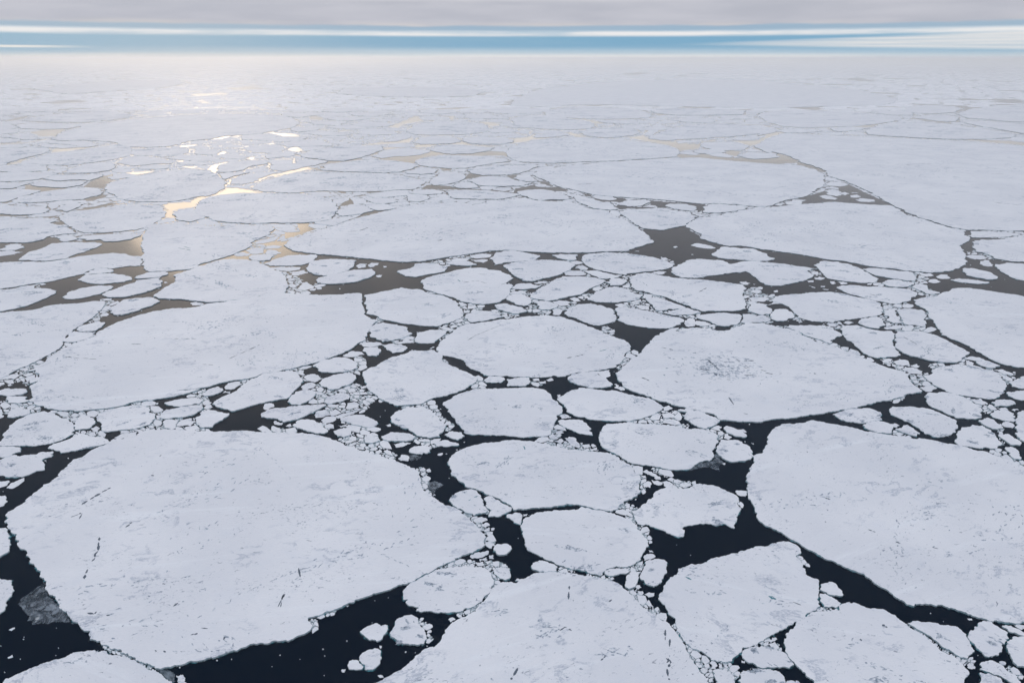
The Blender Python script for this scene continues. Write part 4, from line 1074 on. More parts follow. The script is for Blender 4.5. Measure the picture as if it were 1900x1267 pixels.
def snow_material(name, marks=1.0, tone=1.0):
    m, t, b = newmat(name); g = G(t)
    geo = g.n('ShaderNodeNewGeometry'); oi = g.n('ShaderNodeObjectInfo')
    # every floe has its own drift direction and its own patch of the pattern
    rnd = oi.outputs['Random']
    off = g.n('ShaderNodeVectorMath', operation='SCALE'); off.inputs[0].default_value = (731.0, 377.0, 90.0); g.put(off, 'Scale', rnd)
    ad = g.n('ShaderNodeVectorMath', operation='ADD'); g.put(ad, 0, geo.outputs['Position']); g.put(ad, 1, off.outputs[0])
    rot = g.n('ShaderNodeVectorRotate', rotation_type='Z_AXIS'); g.put(rot, 'Vector', ad.outputs[0])
    g.put(rot, 'Angle', g.m('MULTIPLY', g.m('SUBTRACT', rnd, 0.5), 0.9))
    P = rot.outputs[0]
    big = g.noise(P, 0.011, 4, 0.5); mid = g.noise(P, 0.05, 5, 0.6)
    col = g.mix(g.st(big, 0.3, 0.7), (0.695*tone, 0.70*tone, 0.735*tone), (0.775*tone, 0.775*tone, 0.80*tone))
    col = g.mix(g.m('MULTIPLY', g.st(mid, 0.50, 0.75), 0.22), col, (0.63, 0.665, 0.735))
    # faint pale drift lines
    dr = g.noise(g.vec(P, (0.010, 0.09, 1)), 1.0, 4, 0.6, 0.3)
    col = g.mix(g.m('MULTIPLY', g.st(dr, 0.56, 0.72), 0.5), col, (0.82, 0.835, 0.865))
    # grey-blue clustered patches: thin snow over ice, plus painted ridge shade
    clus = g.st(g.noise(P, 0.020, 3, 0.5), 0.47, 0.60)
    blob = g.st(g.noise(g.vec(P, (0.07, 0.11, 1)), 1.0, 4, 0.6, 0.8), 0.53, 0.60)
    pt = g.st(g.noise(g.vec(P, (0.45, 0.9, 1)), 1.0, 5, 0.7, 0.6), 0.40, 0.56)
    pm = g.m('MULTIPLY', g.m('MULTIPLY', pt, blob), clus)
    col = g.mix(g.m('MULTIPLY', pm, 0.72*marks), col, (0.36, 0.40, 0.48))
    # fine wind crust
    fw = g.st(g.noise(g.vec(P, (0.5, 1.6, 1)), 1.0, 6, 0.75), 0.40, 0.70)
    col = g.mix(g.m('MULTIPLY', fw, 0.20*marks), col, (0.52, 0.56, 0.64))
    # small dark flecks: shade of hummocks and ridges painted in, strung along bands
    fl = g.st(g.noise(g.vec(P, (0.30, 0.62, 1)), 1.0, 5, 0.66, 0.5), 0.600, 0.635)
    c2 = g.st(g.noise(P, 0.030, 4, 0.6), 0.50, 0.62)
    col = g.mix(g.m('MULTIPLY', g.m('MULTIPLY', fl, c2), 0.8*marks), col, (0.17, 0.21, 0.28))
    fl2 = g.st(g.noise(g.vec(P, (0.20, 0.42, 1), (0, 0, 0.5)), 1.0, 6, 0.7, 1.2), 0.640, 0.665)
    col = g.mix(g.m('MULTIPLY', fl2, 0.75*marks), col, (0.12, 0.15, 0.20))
    # hairline cracks
    vo = g.n('ShaderNodeTexVoronoi', feature='DISTANCE_TO_EDGE'); wv = g.n('ShaderNodeVectorMath', operation='ADD')
    nv = g.n('ShaderNodeTexNoise'); g.put(nv, 'Vector', P); nv.inputs['Scale'].default_value = 0.05; nv.inputs['Detail'].default_value = 5
    sc = g.n('ShaderNodeVectorMath', operation='SCALE'); g.put(sc, 0, nv.outputs['Color']); g.put(sc, 'Scale', 30.0)
    g.put(wv, 0, P); g.put(wv, 1, sc.outputs[0]); g.put(vo, 'Vector', g.vec(wv.outputs[0], (0.011, 0.016, 1))); vo.inputs['Scale'].default_value = 1.0
    ln = g.m('SUBTRACT', 1.0, g.st(vo.outputs['Distance'], 0.0, 0.010))
    lm = g.st(g.noise(P, 0.03, 3, 0.5), 0.50, 0.62)
    col = g.mix(g.m('MULTIPLY', g.m('MULTIPLY', ln, lm), 0.45*marks), col, (0.30, 0.36, 0.46))
    g.put(b, 'Base Color', col); b.inputs['Roughness'].default_value = 0.55; b.inputs['Specular IOR Level'].default_value = 0.45
    bp = g.n('ShaderNodeBump'); bp.inputs['Strength'].default_value = 0.6; bp.inputs['Distance'].default_value = 0.5
    h = g.m('ADD', g.noise(g.vec(P, (0.25, 0.6, 1)), 1.0, 6, 0.7), g.m('MULTIPLY', g.noise(P, 0.06, 3), 1.2))
    g.put(bp, 'Height', h); g.put(b, 'Normal', bp.outputs[0])
    return m
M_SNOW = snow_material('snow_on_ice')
M_FAR_LIT = snow_material('snow_on_pack_lit', 0.35, 1.12)  # lifted tone paints the forward-lit brightness into the far snow colour
m, t, b = newmat('ice_edge'); g = G(t); geo = g.n('ShaderNodeNewGeometry')
g.put(b, 'Base Color', g.mix(g.noise(geo.outputs['Position'], 0.25, 5, 0.7), (0.28, 0.48, 0.55), (0.72, 0.74, 0.78))); b.inputs['Roughness'].default_value = 0.45
M_EDGE = m
m, t, b = newmat('young_ice'); g = G(t); geo = g.n('ShaderNodeNewGeometry'); P = geo.outputs['Position']
cc = g.mix(g.st(g.noise(P, 0.12, 6, 0.7, 0.8), 0.35, 0.7), (0.03, 0.05, 0.07), (0.27, 0.31, 0.36))
cc = g.mix(g.st(g.noise(g.vec(P, (0.5, 0.15, 1), (0, 0, 0.7)), 1.0, 5, 0.7, 1.0), 0.60, 0.68), cc, (0.6, 0.62, 0.65))
g.put(b, 'Base Color', cc); b.inputs['Roughness'].default_value = 0.4; g.put(b, 'Alpha', g.m('ADD', 0.25, g.m('MULTIPLY', g.st(g.noise(P, 0.16, 5, 0.7, 1.0), 0.40, 0.62), 0.7))); M_YOUNG = m
def flat(name, colr, ro):
    m, t, b = newmat(name); g = G(t); geo = g.n('ShaderNodeNewGeometry')
    g.put(b, 'Base Color', g.mix(g.noise(geo.outputs['Position'], 0.5, 5, 0.7), tuple(v*0.6 for v in colr), tuple(v*1.4 for v in colr))); b.inputs['Roughness'].default_value = ro
    return m
M_CRACK_SHADE = flat('crack_shade_slate', (0.075, 0.10, 0.135), 0.6)  # dark slate for cracks and for painted ridge shade
M_TEAL = flat('crack_turquoise', (0.06, 0.20, 0.24), 0.4)
m, t, b = newmat('sea_water'); g = G(t); geo = g.n('ShaderNodeNewGeometry'); P = geo.outputs['Position']
g.put(b, 'Base Color', g.mix(g.noise(P, 0.004, 3), (0.0, 0.0030, 0.0100), (0.0, 0.0045, 0.013)))
g.put(b, 'Roughness', g.m('ADD', 0.06, g.m('MULTIPLY', g.noise(g.vec(P, (0.006, 0.02, 1)), 1.0, 4, 0.6), 0.09))); b.inputs['IOR'].default_value = 1.20; b.inputs['Specular Tint'].default_value = (0.72, 0.9, 1.0, 1)
bp = g.n('ShaderNodeBump'); bp.inputs['Strength'].default_value = 0.10; bp.inputs['Distance'].default_value = 0.04
g.put(bp, 'Height', g.noise(P, 0.35, 3, 0.5)); g.put(b, 'Normal', bp.outputs[0])
M_WATER = m

m, t, b = newmat('slush'); g = G(t); geo = g.n('ShaderNodeNewGeometry'); P = geo.outputs['Position']
sl_ = g.mix(g.st(g.noise(P, 0.9, 6, 0.75, 0.5), 0.38, 0.56), (0.004, 0.014, 0.022), (0.42, 0.49, 0.53))
g.put(b, 'Base Color', sl_); b.inputs['Roughness'].default_value = 0.4; M_SLUSH = m
m, t, b = newmat('submerged_ledge'); g = G(t); geo = g.n('ShaderNodeNewGeometry'); P = geo.outputs['Position']
g.put(b, 'Base Color', g.mix(g.st(g.noise(P, 0.10, 5, 0.7, 0.5), 0.50, 0.66), (0.002, 0.008, 0.014), (0.08, 0.25, 0.29))); b.inputs['Roughness'].default_value = 0.12; b.inputs['IOR'].default_value = 1.2; M_LEDGE = m
m, t, b = newmat('hummock_ice'); g = G(t); geo = g.n('ShaderNodeNewGeometry'); P = geo.outputs['Position']
g.put(b, 'Base Color', g.mix(g.st(g.noise(P, 0.7, 4, 0.7), 0.40, 0.62), (0.26, 0.31, 0.38), (0.64, 0.67, 0.71))); b.inputs['Roughness'].default_value = 0.6; M_HUM = m

# ------------------------------------------------------------------ mesh helpers
def mesh_obj(name, verts, faces, mats, fmat=None, loc=(0, 0, 0), parent=None):
    me = bpy.data.meshes.new(name); me.from_pydata(verts, [], faces)
    for mm in mats: me.materials.append(mm)
    if fmat is not None: me.polygons.foreach_set('material_index', fmat)
    me.update(); o = bpy.data.objects.new(name, me); COL.objects.link(o); o.location = loc
    if parent is not None: o.parent = parent
    return o
def area2(p):
    x, y = p[:, 0], p[:, 1]; return 0.5*float(np.sum(x*np.roll(y, -1)-np.roll(x, -1)*y))
def ccw(p): return p if area2(p) > 0 else p[::-1].copy()
def slab(p, ztop, zbot=-0.25):
    """prism of an outline: one top face, a ring of walls"""
    n = len(p)
    v = [(float(a), float(c), ztop) for a, c in p]+[(float(a), float(c), zbot) for a, c in p]
    walls = [(i, n+i, n+(i+1) % n, (i+1) % n) for i in range(n)]
    if n < 14: return v, [tuple(range(n))]+walls, [0]+[1]*n
    # a ragged outline may touch itself: a constrained triangulation copes with that
    ov, _, tri, _, _, _ = delaunay_2d_cdt([Vector((float(a), float(c))) for a, c in p], [], [tuple(range(n))], 1, 1e-5)
    b0 = len(v); v += [(q.x, q.y, ztop) for q in ov]
    return v, [tuple(b0+i for i in q) for q in tri]+walls, [0]*len(tri)+[1]*n
def chaikin(p, q=0.18):
    a, c = p, np.roll(p, -1, 0)
    o = np.empty((2*len(p), 2)); o[0::2] = a*(1-q)+c*q; o[1::2] = a*q+c*(1-q); return o
rng = random.Random(11)
def roughen(p, seg, amp):
    """broken edge: midpoint displacement down to pieces of length seg(distance)"""
    out = []
    def rec(a, c, d):
        L = math.hypot(c[0]-a[0], c[1]-a[1]); s = seg(a)
        if L < s or d > 7: return
        k = rng.gauss(0, 1)*min(L*0.12, amp*s); nx, ny = -(c[1]-a[1])/L, (c[0]-a[0])/L
        f = rng.uniform(0.4, 0.6)
        mpt = (a[0]*(1-f)+c[0]*f+nx*k, a[1]*(1-f)+c[1]*f+ny*k)
        rec(a, mpt, d+1); out.append(mpt); rec(mpt, c, d+1)
    for i in range(len(p)):
        a, c = tuple(p[i]), tuple(p[(i+1) % len(p)]); out.append(a); rec(a, c, 0)
    return np.array(out)

# ------------------------------------------------------------------ the setting: sea
rings = [0.0]+[100*1.5**i for i in range(18)]
vs, fs = [(0, 0, 0)], []
NS = 96
for r in rings[1:]:
    for k in range(NS): vs.append((r*math.cos(2*math.pi*k/NS), r*math.sin(2*math.pi*k/NS), 0.0))
for k in range(NS): fs.append((0, 1+k, 1+(k+1) % NS))
for i in range(len(rings)-2):
    for k in range(NS):
        a, c = 1+i*NS+k, 1+i*NS+(k+1) % NS; fs.append((a, a+NS, c+NS, c))
sea = mesh_obj('sea_water', vs, fs, [M_WATER]); sea['kind'] = 'structure'

# ------------------------------------------------------------------ outlines
RY = 2
W_, H_ = int(PW), int(PH)*RY
def raster(mask, pts, val=True):
    P = np.array(pts, float); P = P*np.array([1, RY])
    x0, x1 = max(0, int(P[:, 0].min())), min(W_-1, int(P[:, 0].max())+1); y0, y1 = max(0, int(P[:, 1].min())), min(H_-1, int(P[:, 1].max())+1)
    if x1 <= x0 or y1 <= y0: return 0, None
    Xg, Yg = np.meshgrid(np.arange(x0, x1+1)+.5, np.arange(y0, y1+1)+.5); mk = np.zeros(Xg.shape, bool)
    for (ax, ay), (bx, by) in zip(P, np.roll(P, -1, 0)):
        if ay == by: continue
        cnd = (ay > Yg) != (by > Yg); mk ^= cnd & (Xg < (bx-ax)*(Yg-ay)/(by-ay)+ax)
    sub = mask[y0:y1+1, x0:x1+1]; before = int((sub[mk] != 0).sum()); sub[mk] = val
    return int(mk.sum()), before
occ = np.zeros((H_, W_), bool)
traced = []
for ln_ in FLOES.strip('\n').split('\n'):
    key, q = ln_.split('|'); traced.append([key, parse(q)])
traced.sort(key=lambda e: -abs(area2(e[1])) if e[0] != 'grey' else 0)
shapes = []                        # (key, outline in photo pixels, kind)
for key, p in traced:
    test = occ.copy() if False else None
    n, before = raster(occ, p)
    if key != 'grey' and n and before > 0.45*n: continue
    shapes.append((key, p))
for q in WATER.strip().split('\n'): 
    pass
wat = np.zeros((H_, W_), bool)
for q in WATER.strip().split('\n'): raster(wat, parse(q))
brm = np.zeros((H_, W_), bool)
for q in BRASH.strip().split('\n'):
    r, rest = q.split(' ', 1); r = float(r); P = parse(rest)
    if len(P) == 1: P = np.vstack([P, P])
    for a, c in zip(P[:-1], P[1:]):
        for s in np.linspace(0, 1, max(2, int(np.hypot(*(c-a))/max(r, 2)*2)+1)):
            m0 = a*(1-s)+c*s; an = np.linspace(0, 2*math.pi, 9)[:-1]
            raster(brm, np.stack([m0[0]+r*1.15*np.cos(an), m0[1]+r*0.9*np.sin(an)], -1))
# a little air round every traced floe, so that fragments never touch it
def dil(m):
    o = m.copy(); o[1:] |= m[:-1]; o[:-1] |= m[1:]; o[:, 1:] |= m[:, :-1]; o[:, :-1] |= m[:, 1:]; return o
full = dil(occ)
TOPFILL, SPLIT = 204, 446
rows = np.arange(H_)/RY
free = ~full
reg_a = free & ~wat & ((rows > TOPFILL) & (rows < SPLIT))[:, None]
reg_b = free & brm & (rows >= SPLIT)[:, None]
nrng = np.random.RandomState(5)
def aspect(y): return 1.25*math.sin(math.atan((y-PH/2)/FPX)+PITCH)+0.015
frags = []
def grow(region, tries, rlo, rhi, rmin, na0=8, gp_=0.7):
    ys, xs = np.nonzero(region & ~full)
    if len(ys) == 0: return
    pick = nrng.randint(0, len(ys), tries)
    for i in pick:
        yy, xx = ys[i], xs[i]
        if full[yy, xx]: continue
        cx, cy = xx+.5, (yy+.5)/RY; asp = aspect(cy)*nrng.uniform(0.8, 1.15)
        rmax = math.exp(nrng.uniform(math.log(rlo), math.log(rhi)))
        nang = nrng.randint(na0, na0+4); th = (np.arange(nang)+nrng.uniform(-.42, .42, nang))*2*math.pi/nang
        cap = rmax*nrng.uniform(0.62, 1.15, nang); skew = nrng.uniform(-0.5, 0.5)
        ns = 26; t = np.linspace(0, 1, ns)[None, :]*cap[:, None]
        dx, dy = np.cos(th), np.sin(th)*asp
        px = cx+t*(dx+skew*np.sin(th))[:, None]; py = cy+t*dy[:, None]
        ix = np.clip(px.astype(int), 0, W_-1); iy = np.clip((py*RY).astype(int), 0, H_-1)
        hit = full[iy, ix] | wat[iy, ix]
        first = np.where(hit.any(1), hit.argmax(1), ns-1)
        r = t[np.arange(nang), first]
        gap = np.where(hit.any(1), 0.55 if gp_ > 0.6 else 0.3, 0.0); r = r-gap
        if np.sort(r)[2] < rmin or r.min() < 0.25*rmin: continue
        # keep the outline roughly convex: no spike longer than its neighbours allow
        nb_ = np.minimum(np.roll(r, 1), np.roll(r, -1)); r = np.minimum(r, nb_*1.7+0.4)
        P = np.stack([cx+r*(dx+skew*np.sin(th)), cy+r*dy], -1)
        frags.append(P); raster(full, cxy_scale(P, 1.0, gp_))
def cxy_scale(P, s, add):
    c0 = P.mean(0); d = P-c0; L = np.hypot(d[:, 0], d[:, 1])[:, None]+1e-6
    return c0+d*s+d/L*np.array([[add, add*0.5]])
grow(reg_a, 500, 25, 70, 9, 8, 0.4); grow(reg_a, 1200, 12, 35, 5, 8, 0.4); grow(reg_a, 5000, 5, 16, 2.4, 8, 0.4); grow(reg_a, 7000, 2.5, 7, 1.2, 8, 0.3)
grow(reg_b, 350, 8, 16, 5.0, 7, 1.4); grow(reg_b, 1500, 4, 9, 2.4, 7, 1.3); grow(reg_b, 5000, 1.2, 4, 0.9, 6, 1.0)
# crumbs that broke off along the edges of the larger floes and drift in the leads
edge = dil(dil(occ)) & ~full & (rows > 430)[:, None]
grow(edge & (nrng.rand(H_, W_) < 0.5), 1500, 0.8, 2.6, 0.6, 6)
openw = ~full & (rows > 440)[:, None]
grow(openw, 80, 0.6, 1.6, 0.5, 6)

# ------------------------------------------------------------------ build floes
def seg_at(a): 
    d = math.sqrt(a[0]**2+a[1]**2+CAM_H**2); return 1.7*d/FPX
cand = []
for key, p in shapes:
    q = p.copy(); q[:, 0] = np.clip(q[:, 0], 0, PW); q[:, 1] = np.clip(q[:, 1], 0, PH)
    cand.append((abs(area2(q)), key, p, True))
for p in frags: cand.append((abs(area2(p)), '', p, False))
cand = [e for e in cand if e[0] > 0.3]
cand.sort(key=lambda e: -e[0])
NBIG = 290
things, rest = [], []
for e in cand:
    if e[1] or len(things) < NBIG: things.append(e)
    else: rest.append(e)

def outline(p, tr):
    g0 = ground(p)
    g0 = ccw(g0)
    if tr:
        g0 = chaikin(g0, 0.07); tn = np.roll(g0, -1, 0)-np.roll(g0, 1, 0); tn /= np.linalg.norm(tn, axis=1)[:, None]+1e-9
        g0 = g0-np.stack([tn[:, 1], -tn[:, 0]], -1)*(0.45*np.sqrt((g0**2).sum(1)+CAM_H**2)/FPX)[:, None]   # hairline gaps stay open
        g0 = roughen(g0, seg_at, 0.9)
    else: g0 = roughen(g0, lambda a: seg_at(a)*1.1, 0.5)
    return g0

def point_in(px_, py_, q):
    ax, ay = q[:, 0], q[:, 1]; bx, by = np.roll(ax, -1), np.roll(ay, -1)
    with np.errstate(all='ignore'): return int((((ay > py_) != (by > py_)) & (px_ < (bx-ax)*(py_-ay)/(by-ay)+ax)).sum()) % 2 == 1
hr = random.Random(77)
def hummocks(parent, q, zt, dist, rubble=None):
    """ridges and rubble of broken ice standing on a floe: clusters of small blocks, and a few long pressure ridges"""
    A = abs(area2(q)); lo, hi = q.min(0), q.max(0); R0 = math.sqrt(A/math.pi); vs, fs = [], []
    main = hr.uniform(-0.5, 0.9)
    def block(x, y, L, w, h, a):
        ca, sa = math.cos(a), math.sin(a); b0 = len(vs)
        for u, s in ((-1, 0), (-0.45, -1), (0.5, -0.8), (1, 0.1), (0.4, 1), (-0.5, 0.8)):
            u += hr.uniform(-.2, .2); s += hr.uniform(-.25, .25)
            vs.append((x+u*L*ca-s*w*sa, y+u*L*sa+s*w*ca, zt-0.02))
        for u in (-0.45, 0.4):
            u += hr.uniform(-.25, .25); s = hr.uniform(-.35, .35)
            vs.append((x+u*L*ca-s*w*sa, y+u*L*sa+s*w*ca, zt+h*hr.uniform(0.6, 1.1)))
        t0, t1 = b0+6, b0+7
        for tri in ((0, 1, 6), (1, 2, 7, 6), (2, 3, 7), (3, 4, 7), (4, 5, 6, 7), (5, 0, 6)): fs.append(tuple(b0+k for k in tri))
    def ok(x, y): return point_in(x, y, q)
    ncl = int(min(26, 4+A/5500)); sc = max(1.25, dist/560)
    for _ in range(ncl):
        cx, cy = hr.uniform(lo[0], hi[0]), hr.uniform(lo[1], hi[1])
        if not ok(cx, cy): continue
        sx_, sy_ = hr.uniform(0.04, 0.16)*R0, hr.uniform(0.02, 0.07)*R0; a = main+hr.gauss(0, 0.35)
        for _ in range(hr.randint(5, 34)):
            u, w = hr.gauss(0, sx_), hr.gauss(0, sy_); x, y = cx+u*math.cos(a)-w*math.sin(a), cy+u*math.sin(a)+w*math.cos(a)
            if ok(x, y): block(x, y, hr.uniform(0.4, 1.9)*sc, hr.uniform(0.15, 0.5)*sc, hr.uniform(0.15, 0.7), a+hr.gauss(0, 0.5))
    if rubble is not None:                          # the broken, rough field in the middle of the ridged floe
        for _ in range(240):
            a = hr.uniform(-1.2, 0.4) if hr.random() < 0.6 else hr.uniform(-0.2, 0.2)
            block(rubble[0]+hr.gauss(0, 0.16)*R0, rubble[1]+hr.gauss(0, 0.13)*R0, hr.uniform(0.5, 2.6)*sc, hr.uniform(0.2, 0.7)*sc, hr.uniform(0.3, 1.0), a)
    for _ in range(int(min(5, 1+A/16000))):
        x, y = hr.uniform(lo[0], hi[0]), hr.uniform(lo[1], hi[1]); a = main+hr.gauss(0, 0.8)
        for _ in range(int(R0*hr.uniform(0.25, 0.9)/1.6)):
            a += hr.gauss(0, 0.09); st_ = hr.uniform(1.0, 3.2)*sc; x += math.cos(a)*st_; y += math.sin(a)*st_
            if hr.random() < 0.55 and ok(x, y): block(x+hr.gauss(0, 0.5), y+hr.gauss(0, 0.5), hr.uniform(0.5, 1.7)*sc, hr.uniform(0.12, 0.40)*sc, hr.uniform(0.15, 0.6), a+hr.gauss(0, 0.35))
    for _ in range(int(min(110, A/1000))):
        x, y = hr.uniform(lo[0], hi[0]), hr.uniform(lo[1], hi[1])
        if ok(x, y): block(x, y, hr.uniform(0.25, 1.1)*sc, hr.uniform(0.12, 0.4)*sc, hr.uniform(0.1, 0.5), main+hr.gauss(0, 0.5))
    if fs: mesh_obj('hummock_field', vs, fs, [M_HUM], None, (0, 0, 0), parent)['kind'] = 'stuff'

LM = LANDMARKS
centres, floes = {}, []
ngrey = 0
for ar, key, p, tr in things:
    g0 = outline(p, tr); c0 = g0.mean(0)
    zt = 0.12 if key == 'grey' else rng.uniform(0.6, 1.15)
    v, f, fm = slab(g0-c0, zt)
    if key == 'grey':
        o = mesh_obj('young_ice_sheet', v, f, [M_YOUNG, M_YOUNG], fm, (c0[0], c0[1], 0)); o['category'] = 'thin ice'
    else:
        if math.hypot(*c0) < 1600:                      # ice foot just under the surface
            q = g0-c0; n_ = len(q); tn = np.roll(q, -1, 0)-np.roll(q, 1, 0); tn /= np.linalg.norm(tn, axis=1)[:, None]+1e-9
            wd0 = np.array([rng.uniform(0.1, 1.0) for _ in range(n_)]); wd0 = (wd0+np.roll(wd0, 1)+np.roll(wd0, 2))/3*1.1
            out_ = q+np.stack([tn[:, 1], -tn[:, 0]], -1)*wd0[:, None]; b0 = len(v)
            v += [(float(a), float(c), 0.03) for a, c in q]+[(float(a), float(c), 0.02) for a, c in out_]
            f += [(b0+i, b0+n_+i, b0+n_+(i+1) % n_, b0+(i+1) % n_) for i in range(n_)]; fm += [2]*n_
        o = mesh_obj('ice_floe', v, f, [M_SNOW, M_EDGE, M_LEDGE], fm, (c0[0], c0[1], 0)); o['category'] = 'ice floe'
        if ar > 1500: hummocks(o, g0-c0, zt, math.hypot(*c0), ground(np.array([1335., 682.]))-c0 if key == 'ridgefloe' else None)
        o['group'] = 'snow covered floes drifting on the sea'
    q = np.clip(p, [0, 0], [PW, PH]); cc_ = q.mean(0)
    ex = (q[:, 0].max()-q[:, 0].min(), q[:, 1].max()-q[:, 1].min())
    floes.append(dict(o=o, key=key, c=cc_, ext=ex, area=ar, p=p, z=zt, c0=c0))
    if key and key != 'grey': centres[key] = floes[-1]

# ------------------------------------------------------------------ labels
ORD = ['', 'second ', 'third ', 'fourth ', 'fifth ', 'sixth ', 'seventh ', 'eighth ', 'ninth ', 'tenth ', 'eleventh ', 'twelfth ', 'thirteenth ', 'fourteenth ']
def direction(d, near):
    a = math.degrees(math.atan2(-d[1]*1.6, d[0])) % 360
    return ['right of', 'upper right of', 'above', 'upper left of', 'left of', 'lower left of', 'below', 'lower right of'][int((a+22.5)//45) % 8]
buckets = {}
for F in floes:
    if F['key'] in LM: F['o']['label'] = LM[F['key']][1]; continue
    best = None
    for k, L in centres.items():
        d = F['c']-L['c']; e = math.hypot(d[0]/(L['ext'][0]/2+15), d[1]/(L['ext'][1]/2+10))
        gapd = math.hypot(d[0], d[1])*(1-1/max(e, 1.001))
        if best is None or gapd < best[0]: best = (gapd, k, d/np.array([L['ext'][0]+30, L['ext'][1]+20])*50)
    asp_ = F['ext'][0]/max(F['ext'][1], 1)
    shp = 'thin sliver of a' if asp_ > 5.5 else 'long narrow' if asp_ > 3.4 else 'oval' if asp_ > 1.9 else 'rounded' if asp_ > 1.15 else 'upright'
    sz = 'medium' if F['area'] > 2200 else 'small' if F['area'] > 600 else 'tiny'
    wd_ = 'grey thin-ice sheet' if F['key'] == 'grey' else 'floe'
    if F['key'] == 'grey': shp = 'ragged'; sz = ''
    F['b'] = (sz, shp, wd_, direction(best[2], 1), best[1]); F['d'] = best[0]
    buckets.setdefault(F['b'], []).append(F)
for (sz, shp, wd_, dr, k), L in buckets.items():
    L.sort(key=lambda F: F['d'])
    for i, F in enumerate(L):
        rel = dr+' '+LM[k][0]
        F['o']['label'] = (ORD[min(i, 13)]+(sz+' ' if sz else '')+shp+' '+wd_+' '+rel).strip()

# ------------------------------------------------------------------ cracks, and ridge shade painted as flat dark strips
def inside(pt, poly):
    x, y = pt; c_ = False
    for (ax, ay), (bx, by) in zip(poly, np.roll(poly, -1, 0)):
        if (ay > y) != (by > y) and x < (bx-ax)*(y-ay)/(by-ay)+ax: c_ = not c_
    return c_
for q in CRACK_SHADE_MARKS.strip().split('\n'):
    kd, w, rest_ = q.split(' ', 2); P = parse(rest_); w = float(w)
    mid_ = P[len(P)//2] if len(P) > 2 else P.mean(0)
    host = next((F for F in floes if F['key'] != 'grey' and inside(mid_, F['p'])), None)
    if host is None: continue
    d = np.concatenate([[0], np.cumsum(np.hypot(*(P[1:]-P[:-1]).T))]); n = max(8, int(d[-1]/1.6))
    s = np.linspace(0, d[-1], n); X_ = np.interp(s, d, P[:, 0]); Y_ = np.interp(s, d, P[:, 1])
    gp = ground(np.stack([X_, Y_], -1)); tg = np.gradient(gp, axis=0); tg /= np.linalg.norm(tg, axis=1)[:, None]+1e-9
    nn = np.stack([-tg[:, 1], tg[:, 0]], -1); dist = np.sqrt((gp**2).sum(1)+CAM_H**2)
    # several short lens-shaped strips along the line
    vs, fs = [], []; i = 0
    while i < n-3:
        L = rng.randint(4, 11); j = min(n-1, i+L)
        if j-i < 3: break
        ww = w*rng.uniform(0.7, 1.5); jig = rng.gauss(0, 0.5)
        b0 = len(vs); up, lo = [], []
        for k in range(i, j+1):
            h = math.sin(math.pi*(k-i)/(j-i))**0.7*ww*rng.uniform(0.5, 1.1); c_ = gp[k]+nn[k]*jig*dist[k]/FPX
            a_ = c_+nn[k]*h*dist[k]/FPX; b_ = c_-nn[k]*h*dist[k]/FPX
            vs.append((a_[0]-host['c0'][0], a_[1]-host['c0'][1], host['z']+0.03)); vs.append((b_[0]-host['c0'][0], b_[1]-host['c0'][1], host['z']+0.03))
        for k in range(j-i):
            a_ = b0+2*k; fs.append((a_, a_+1, a_+3, a_+2))
        i = j+rng.choice([0, 0, 0, 1, 2])
    if fs:
        o = mesh_obj('crack_shade_mark', vs, fs, [M_TEAL if kd == 't' else M_CRACK_SHADE], None, (0, 0, 0), host['o'])
        if kd == 't': o['label'] = 'turquoise gash of bare wet ice'

# ------------------------------------------------------------------ uncountable brash between the floes: one object
vs, fs, fm = [], [], []
for ar, key, p, tr in rest:
    g0 = outline(p, tr) if tr else ccw(ground(p))
    v, f, m_ = slab(g0, rng.uniform(0.10, 0.38)); b0 = len(vs)
    vs += v; fs += [tuple(i+b0 for i in q) for q in f]; fm += m_
ys, xs = np.nonzero(brm & ~occ & (rows > 440)[:, None]); sr = random.Random(4)
for _ in range(2600):                                # slush between the cakes
    i = sr.randrange(len(ys)); cx, cy = xs[i]+.5, (ys[i]+.5)/RY; k = sr.randint(9, 14); r = sr.uniform(1.5, 5.5); asp = aspect(cy)
    P = np.array([[cx+r*sr.uniform(.5, 1.2)*math.cos(2*math.pi*j/k), cy+r*asp*sr.uniform(.5, 1.2)*math.sin(2*math.pi*j/k)] for j in range(k)])
    g0 = ccw(ground(P)); b0 = len(vs); z_ = sr.uniform(0.035, 0.085)
    vs += [(float(a), float(c), z_) for a, c in g0]; fs.append(tuple(range(b0, b0+k))); fm.append(2)
br = mesh_obj('brash_ice', vs, fs, [M_SNOW, M_EDGE, M_SLUSH], fm); br['kind'] = 'stuff'; br['category'] = 'brash ice'
br['label'] = 'brash ice and broken cakes choking the leads between the floes'

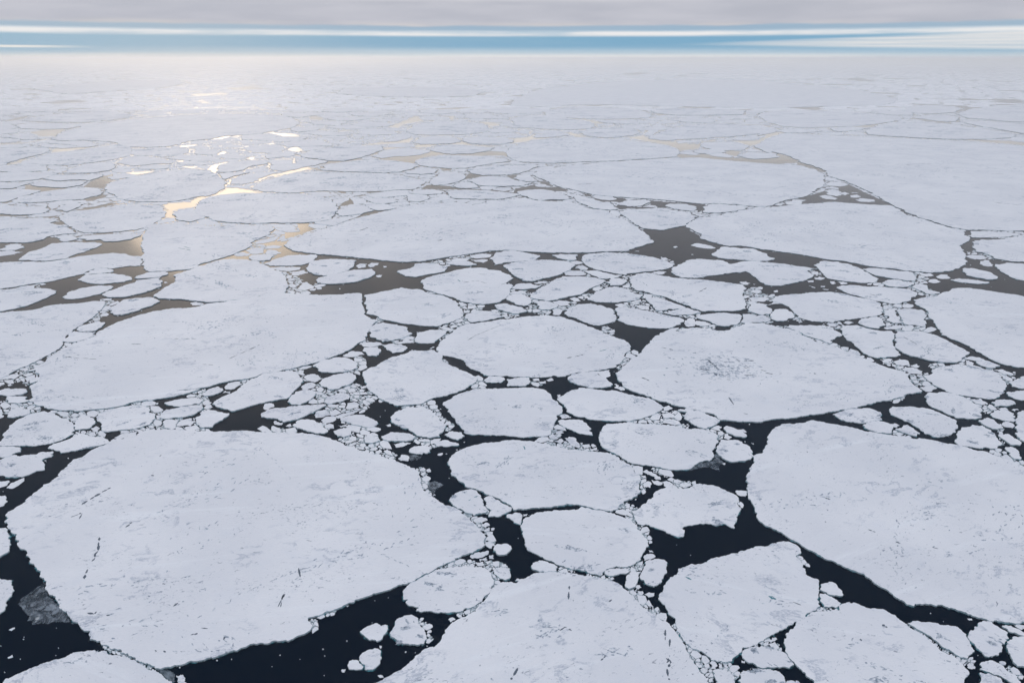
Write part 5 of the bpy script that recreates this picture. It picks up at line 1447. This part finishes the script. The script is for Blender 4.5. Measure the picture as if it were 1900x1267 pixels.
# ------------------------------------------------------------------ the far pack, too many floes to count
def pack(cell, y_near, y_far, zt, pclosed, pdrop, gaplo, gaphi, seed):
    rs = random.Random(seed); vs, fs, fm = [], [], []
    def hsh(*a): return random.Random(hash((seed,)+a)).random()
    dn = ground(np.array([950., y_near]))[1]*0.97; df = min(ground(np.array([950., y_far]))[1], 95000)
    hx, hy = cell, cell*0.866
    j0, j1 = int(dn/hy), int(df/hy)
    def vert(i, j, k):
        # the two corners owned by cell (i, j); every other corner belongs to a neighbour
        cx, cy = (i+(j % 2)*0.5)*hx, j*hy
        y_ = cy+(0.577*hx if k == 0 else 0.289*hx); x_ = cx+(0 if k == 0 else 0.5*hx)
        r1 = random.Random((seed*7919+i*104729+j*1299709+k*15485863) & 0xffffffff)
        return (x_+r1.uniform(-.30, .30)*hx, y_+r1.uniform(-.27, .27)*hx)
    for j in range(j0, j1+1):
        ym = j*hy; half = ym*0.80+cell*2
        for i in range(int(-half/hx)-1, int(half/hx)+2):
            cx, cy = (i+(j % 2)*0.5)*hx, j*hy
            # 6 corners, counter-clockwise from the top
            od = j % 2
            cor = [vert(i, j, 0), None, None, None, None, vert(i, j, 1)]
            cor[1] = vert(i-1, j, 1)
            cor[2] = vert(i-1+od, j-1, 0)
            cor[3] = vert(i-1+od, j-1, 1)
            cor[4] = vert(i+od, j-1, 0)
            cor = np.array(cor); c0 = cor.mean(0)
            px = pixel(c0)
            if px[0] < -150 or px[0] > PW+150: continue
            ix, iy = int(px[0]), int(px[1]*RY)
            if 0 <= ix < W_ and 0 <= iy < H_:
                if px[1] > y_near or occ[iy, ix] or wat[iy, ix]: continue
            rr = random.Random((seed+i*92821+j*68917) & 0xffffffff)
            if rr.random() < pdrop: continue
            # which sides are open leads: decided once for the pair of cells
            nbs = [(i-1+od, j+1), (i-1, j), (i-1+od, j-1), (i+od, j-1), (i+1, j), (i+od, j+1)]
            ins = np.zeros(6)
            for k in range(6):
                a_, b_ = sorted(((i, j), nbs[k]))
                r2 = random.Random((seed*31+a_[0]*7907+a_[1]*7919+b_[0]*7927+b_[1]*7933) & 0xffffffff)
                if r2.random() > pclosed: 
                    w = r2.uniform(gaplo, gaphi) if r2.random() > 0.12 else gaphi*2.5
                    ins[k] = max(ins[k], w); ins[(k+1) % 6] = max(ins[(k+1) % 6], w)
            d = cor-c0; L = np.hypot(d[:, 0], d[:, 1])[:, None]
            q = cor-d/L*np.minimum(ins[:, None], L*0.45)
            q = ccw(roughen(q, lambda a: max(cell*0.12, 6), 0.8)) if cell < 500 else ccw(q)
            v, f, m_ = slab(q, zt+rr.uniform(0, 0.02), -0.1); b0 = len(vs)
            vs += v; fs += [tuple(t_+b0 for t_ in q_) for q_ in f]; fm += m_
    return vs, fs, fm
allv, allf, allm = [], [], []
for args in PACKS:
    v, f, m_ = pack(*args); b0 = len(allv); allv += v; allf += [tuple(t_+b0 for t_ in q_) for q_ in f]; allm += m_
fp = mesh_obj('distant_pack_ice', allv, allf, [M_FAR_LIT, M_EDGE], allm); fp['kind'] = 'stuff'; fp['category'] = 'pack ice'
fp['label'] = 'distant pack ice merging into the haze below the horizon'

# ------------------------------------------------------------------ haze
HZ = dict(density=5.0e-5, color=(1.0, 0.99, 0.97), g=0.72)
B = 125000.0
v = [(-B, -3000, -1.5), (B, -3000, -1.5), (B, B, -1.5), (-B, B, -1.5), (-B, -3000, 312), (B, -3000, 312), (B, B, 312), (-B, B, 312)]
m = bpy.data.materials.new('haze_air'); m.use_nodes = True; t = m.node_tree; t.nodes.clear()
pv = t.nodes.new('ShaderNodeVolumePrincipled'); pv.inputs['Density'].default_value = HZ['density']; pv.inputs['Color'].default_value = (*HZ['color'], 1)
pv.inputs['Anisotropy'].default_value = HZ['g']
ou = t.nodes.new('ShaderNodeOutputMaterial'); t.links.new(pv.outputs[0], ou.inputs['Volume'])
hz = mesh_obj('haze', v, [(3, 2, 1, 0), (4, 5, 6, 7), (0, 1, 5, 4), (1, 2, 6, 5), (2, 3, 7, 6), (3, 0, 4, 7)], [m]); hz['kind'] = 'stuff'
print('things', len(things), 'rest', len(rest), 'frags', len(frags), 'pack faces', len(allf))
